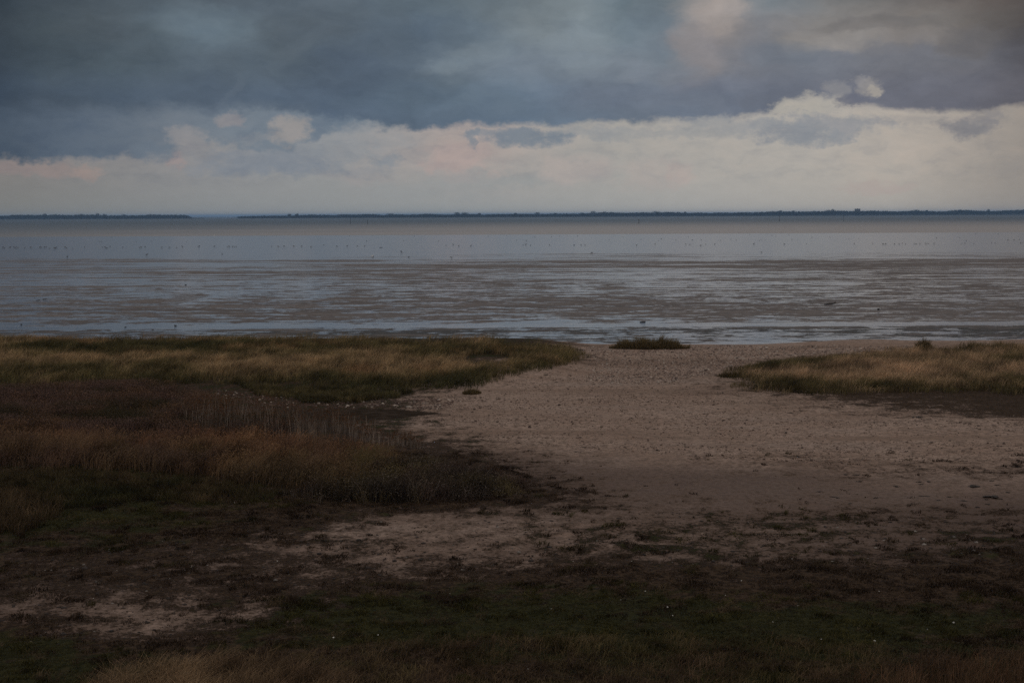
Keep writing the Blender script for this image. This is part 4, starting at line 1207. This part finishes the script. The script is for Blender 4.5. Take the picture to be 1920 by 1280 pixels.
PROF = [(-150, 403), (0, 404), (20, 402), (30, 401.4), (45, 401.6), (55, 402.6), (75, 402), (95, 401.8), (115, 402), (130, 402.4), (145, 402), (170, 401.8), (205, 403.5), (220, 403.2), (240, 403.2), (262, 402.6), (285, 401.4), (300, 402), (340, 402.2), (346, 404), (349, 406.5), (350, 412), (444, 412), (446, 405.5), (465, 404.8), (485, 404.3), (505, 403.6), (535, 404), (575, 402.5),
        (580, 401.2), (595, 402), (625, 403), (635, 401.4), (660, 401.4), (700, 400.6), (712, 402.4), (722, 403), (745, 401.2), (760, 402), (790, 401), (800, 400.2), (815, 401), (830, 402), (845, 401.4), (885, 400.6), (905, 402), (930, 401), (950, 400.6), (990, 400.4), (1020, 401), (1035, 400), (1060, 400), (1085, 400.4), (1120, 398.6), (1130, 396.8), (1145, 397.2), (1160, 398), (1180, 398.4), (1205, 397.4), (1220, 398),
        (1245, 397.4), (1258, 396.4), (1270, 397.2), (1295, 399), (1310, 397.8), (1330, 399), (1350, 398), (1380, 398.4), (1395, 397.2), (1410, 398), (1430, 396.8), (1445, 395.8), (1475, 395.6), (1500, 396), (1520, 396), (1540, 394.8), (1555, 395), (1580, 394), (1600, 395), (1630, 394.4), (1640, 394.2), (1675, 395), (1687, 396), (1700, 394.6), (1730, 394), (1750, 395), (1770, 396), (1787, 395), (1795, 392.8), (1825, 392.6), (1832, 394), (1870, 395), (1900, 393.4), (1920, 392.4), (2080, 392)]
pX = np.array([at_dist(a, 405, YS + 60)[0] for a, b in PROF])
pH = np.array([max(0.0, base_y(a) - b) * MPX * (YS + 60) / YS for a, b in PROF])
FL = np.array([[.018, .024, .020], [.024, .030, .024], [.030, .032, .026]])


def crown(cx, cy, z0, top, rx, n, sz, tint):
    """leaf clumps filling an uneven crown"""
    u = RNG.normal(size=(n, 3)); u /= np.linalg.norm(u, axis=1)[:, None]
    r = RNG.uniform(.35, 1, n) ** .5 * RNG.uniform(.8, 1.1, n)
    zc, hz = (z0 + top) / 2, max(1.0, (top - z0) / 2)
    C = np.stack([cx + u[:, 0] * r * rx, cy + u[:, 1] * r * rx, zc + u[:, 2] * r * (hz - sz * .35)], 1)
    return quads(C, RNG.uniform(.6, 1.2, n) * sz, np.tile(tint, (n, 1)) * RNG.uniform(.6, 1.4, n)[:, None])


parts = []
x = pX[0]
while x < pX[-1]:
    h0 = float(np.interp(x, pX, pH))
    if h0 > 1.5:
        for dd in range(3):
            xx = x + random.uniform(-4, 4)
            h_ = float(np.interp(xx, pX, pH))
            if h_ < 2: continue
            yy = YS + 60 + dd * 45 + random.uniform(-15, 15)
            zg = float(shore_z(np.array([xx]), np.array([yy]))[0])
            hh_ = h_ * (random.uniform(.80, 1.02)) if dd != 1 else h_ * random.uniform(.88, 1.03)
            parts.append(crown(xx, yy, zg - .5, ZM + hh_, random.uniform(5.5, 9), 84, 2.7, FL[random.randrange(3)]))
    x += random.uniform(4.5, 7)
FOL = leaf_material("far_foliage", .85, .12, .05)
stuff("wood", parts, FOL, "long low blue grey wood along the far shore under the cloudy horizon", "wood")

mt, g, out = material("bark")
pos = g.node("ShaderNodeNewGeometry").outputs["Position"]
g.l.new(g.bsdf(g.mix(g.noise(pos, 2, 4), (.04, .032, .025), (.09, .07, .055)), .9, None, .1), out.inputs[0]); BARK = mt
TREES = [(83, 400.3, 5, "small rounded treetop above the far wood at far left, left of the tallest there"), (103, 400.6, 4.5, "low rounded treetop above the far wood at far left, just left of a sparse one"), (152, 400.6, 6, "broad treetop above the far wood at left, next left of the tallest there"),
         (182, 398.8, 6, "tallest domed treetop of the far wood at left"), (197, 400.6, 4, "small treetop hugging the right of the tallest dome in the far wood at left"), (232, 401.2, 5, "last distinct treetop of the far wood before the gap"),
         (542, 400.6, 5, "wind bent treetop above the far wood right of the gap, left of a pair"), (555, 400.2, 5, "wind bent treetop above the far wood right of the gap, right of a pair"), (731, 399.6, 9, "wide smooth treetop of the far wood above the two left marker posts"),
         (857, 397.2, 8, "left of the twin big domed treetops in the far wood left of centre"), (871, 397.4, 9, "right of the twin big domed treetops in the far wood left of centre"), (899, 399, 3, "small lone treetop just right of the twin domes in the far wood"),
         (966, 398.6, 4, "small pointed treetop of the far wood at the centre"), (1008, 397.3, 8, "domed treetop of the far wood right of the centre"), (1042, 399, 3, "small twin topped tree of the far wood right of the centre dome"), (1091, 398.2, 7, "low wide treetop of the far wood, right of centre"),
         (1112, 394.8, 7, "tall treetop of the far wood left of the thick marker post"), (1230, 395.2, 9, "broad treetop of the far wood right of the thick marker post"), (1286, 396.6, 4, "small treetop of the far wood in a dip, right of the broad one"), (1462, 394, 6, "treetop of the far wood right above the left slim marker post"),
         (1488, 394.2, 4, "narrow treetop of the far wood between the two slim marker posts"), (1553, 393, 4, "narrow treetop of the far wood left of the tall feathery one"), (1562, 391.2, 5, "tall feathery treetop of the far wood near the leaning marker post"), (1718, 392.2, 7, "broad dark treetop of the far wood on the right"),
         (1738, 393.4, 3, "little treetop right of the broad dark one in the far wood"), (1853, 391.4, 4, "knobbly treetop at the end of the flat topped stand in the far wood at right")]
for px, pt, rpx, lb in TREES:
    yy = YS + 75
    X0 = at_dist(px, 405, yy)[0]
    top = (base_y(px) - pt) * MPX * yy / YS + .8
    zg = float(shore_z(np.array([X0]), np.array([yy]))[0])
    root = bpy.data.objects.new("broadleaf_tree", None); COL.objects.link(root); root.location = (X0, yy, zg)
    H_ = ZM + top - zg
    tag(root, lb, "tree", "treetops standing out of the far wood")
    link("trunk", mesh_of("trunk", [tube([(0, 0, -.3), (.15, 0, H_ * .3), (-.1, .1, H_ * .6), (.1, 0, H_ * .85)], [.55, .42, .28, .1], 7, .05, 3), tube([(.05, 0, H_ * .45), (1.6, .3, H_ * .68)], [.22, .07], 5, .05, 4), tube([(0, 0, H_ * .5), (-1.5, -.4, H_ * .72)], [.22, .07], 5, .05, 5)]), BARK, parent=root)
    R_ = rpx * MPX
    ps = []
    for q in range(5):
        ps.append(crown(random.uniform(-.55, .55) * R_, random.uniform(-.5, .5) * R_, H_ * random.uniform(.25, .5), H_ * (1.0 if q == 0 else random.uniform(.8, .97)), R_ * random.uniform(.45, .7), 90, 1.3, FL[random.randrange(3)]))
    v, l, s, cc = join(ps)
    link("crown", np_mesh("crown", v, l, s, cc), FOL, parent=root)

# the one block of a house that rises over the wood
mt, g, out = material("house_render")
pos = g.node("ShaderNodeNewGeometry").outputs["Position"]
g.l.new(g.bsdf(g.mix(g.noise(pos, .4, 4), (.07, .07, .075), (.11, .11, .11)), .85, None, .2), out.inputs[0]); HW = mt
mt, g, out = material("roof_felt")
pos = g.node("ShaderNodeNewGeometry").outputs["Position"]
g.l.new(g.bsdf(g.mix(g.noise(pos, .5, 3), (.05, .05, .05), (.09, .085, .08)), .8, None, .2), out.inputs[0]); HR = mt
mt, g, out = material("dark_glass")
g.l.new(g.bsdf((.02, .022, .025), .1, None, .5), out.inputs[0]); HG = mt


def box(x0, x1, y0, y1, z0, z1):
    v_ = [(x, y, z) for z in (z0, z1) for y in (y0, y1) for x in (x0, x1)]
    return v_, [(0, 2, 3, 1), (4, 5, 7, 6), (0, 1, 5, 4), (2, 6, 7, 3), (0, 4, 6, 2), (1, 3, 7, 5)]


def flat_mesh(name, pieces):
    me = mesh_of(name, pieces)
    for p in me.polygons: p.use_smooth = False
    return me


yy = YS + 58
X0 = at_dist(1608.5, 405, yy)[0]
zg = float(shore_z(np.array([X0]), np.array([yy]))[0])
hb = ZM + (base_y(1608) - 391.4) * MPX * yy / YS - zg
wd = 4.6 * MPX
house = bpy.data.objects.new("apartment_block", None); COL.objects.link(house); house.location = (X0, yy, zg)
tag(house, "flat roofed grey block rising above the far wood on the right", "building")
link("wall", flat_mesh("wall", [box(-wd, wd, 0, 14, -1, hb - .6)]), HW, parent=house)
link("roof", flat_mesh("roof", [box(-wd - .4, wd + .4, -.4, 14.4, hb - .597, hb), box(-2, 1, 5, 8, hb - .002, hb + 1.4)]), HR, parent=house)
for fl in range(int(hb // 3) - 1):
    for q in range(5):
        cx_ = -wd + (q + .5) * wd * 2 / 5
        zz = hb - 3.2 - fl * 3
        link("window", flat_mesh("window", [box(cx_ - .7, cx_ + .7, -.06, -.003, zz, zz + 1.5)]), HG, parent=house)

# ------------------------------------------------------------------ haze
hz = flat_mesh("haze", [box(-45000, 45000, -5000, 45000, ZM - 3, 31)])
mt = bpy.data.materials.new("haze_air"); mt.use_nodes = True
mt.node_tree.nodes.clear(); g = G(mt.node_tree)
out = g.node("ShaderNodeOutputMaterial")
pv_ = g.node("ShaderNodeVolumePrincipled")
pv_.inputs["Color"].default_value = (.37, .61, .98, 1)
pv_.inputs["Density"].default_value = 0.00007
pv_.inputs["Anisotropy"].default_value = 0.0
g.l.new(pv_.outputs[0], out.inputs["Volume"])
tag(link("haze", hz, mt), kind="stuff")

for o_ in S.objects:
    if "label" in o_.keys() and not 4 <= len(o_["label"].split()) <= 16: print("LABEL", o_.name, len(o_["label"].split()), o_["label"])

# ------------------------------------------------------------------ render settings
S.view_settings.view_transform = "Standard"
S.view_settings.look = "None"
S.view_settings.exposure = 0.0
S.view_settings.gamma = 1.0
S.cycles.max_bounces = 6
S.cycles.diffuse_bounces = 3
S.cycles.glossy_bounces = 3
S.cycles.transmission_bounces = 3
S.cycles.volume_bounces = 1
S.cycles.use_denoising = False
S.cycles.adaptive_threshold = 0.004
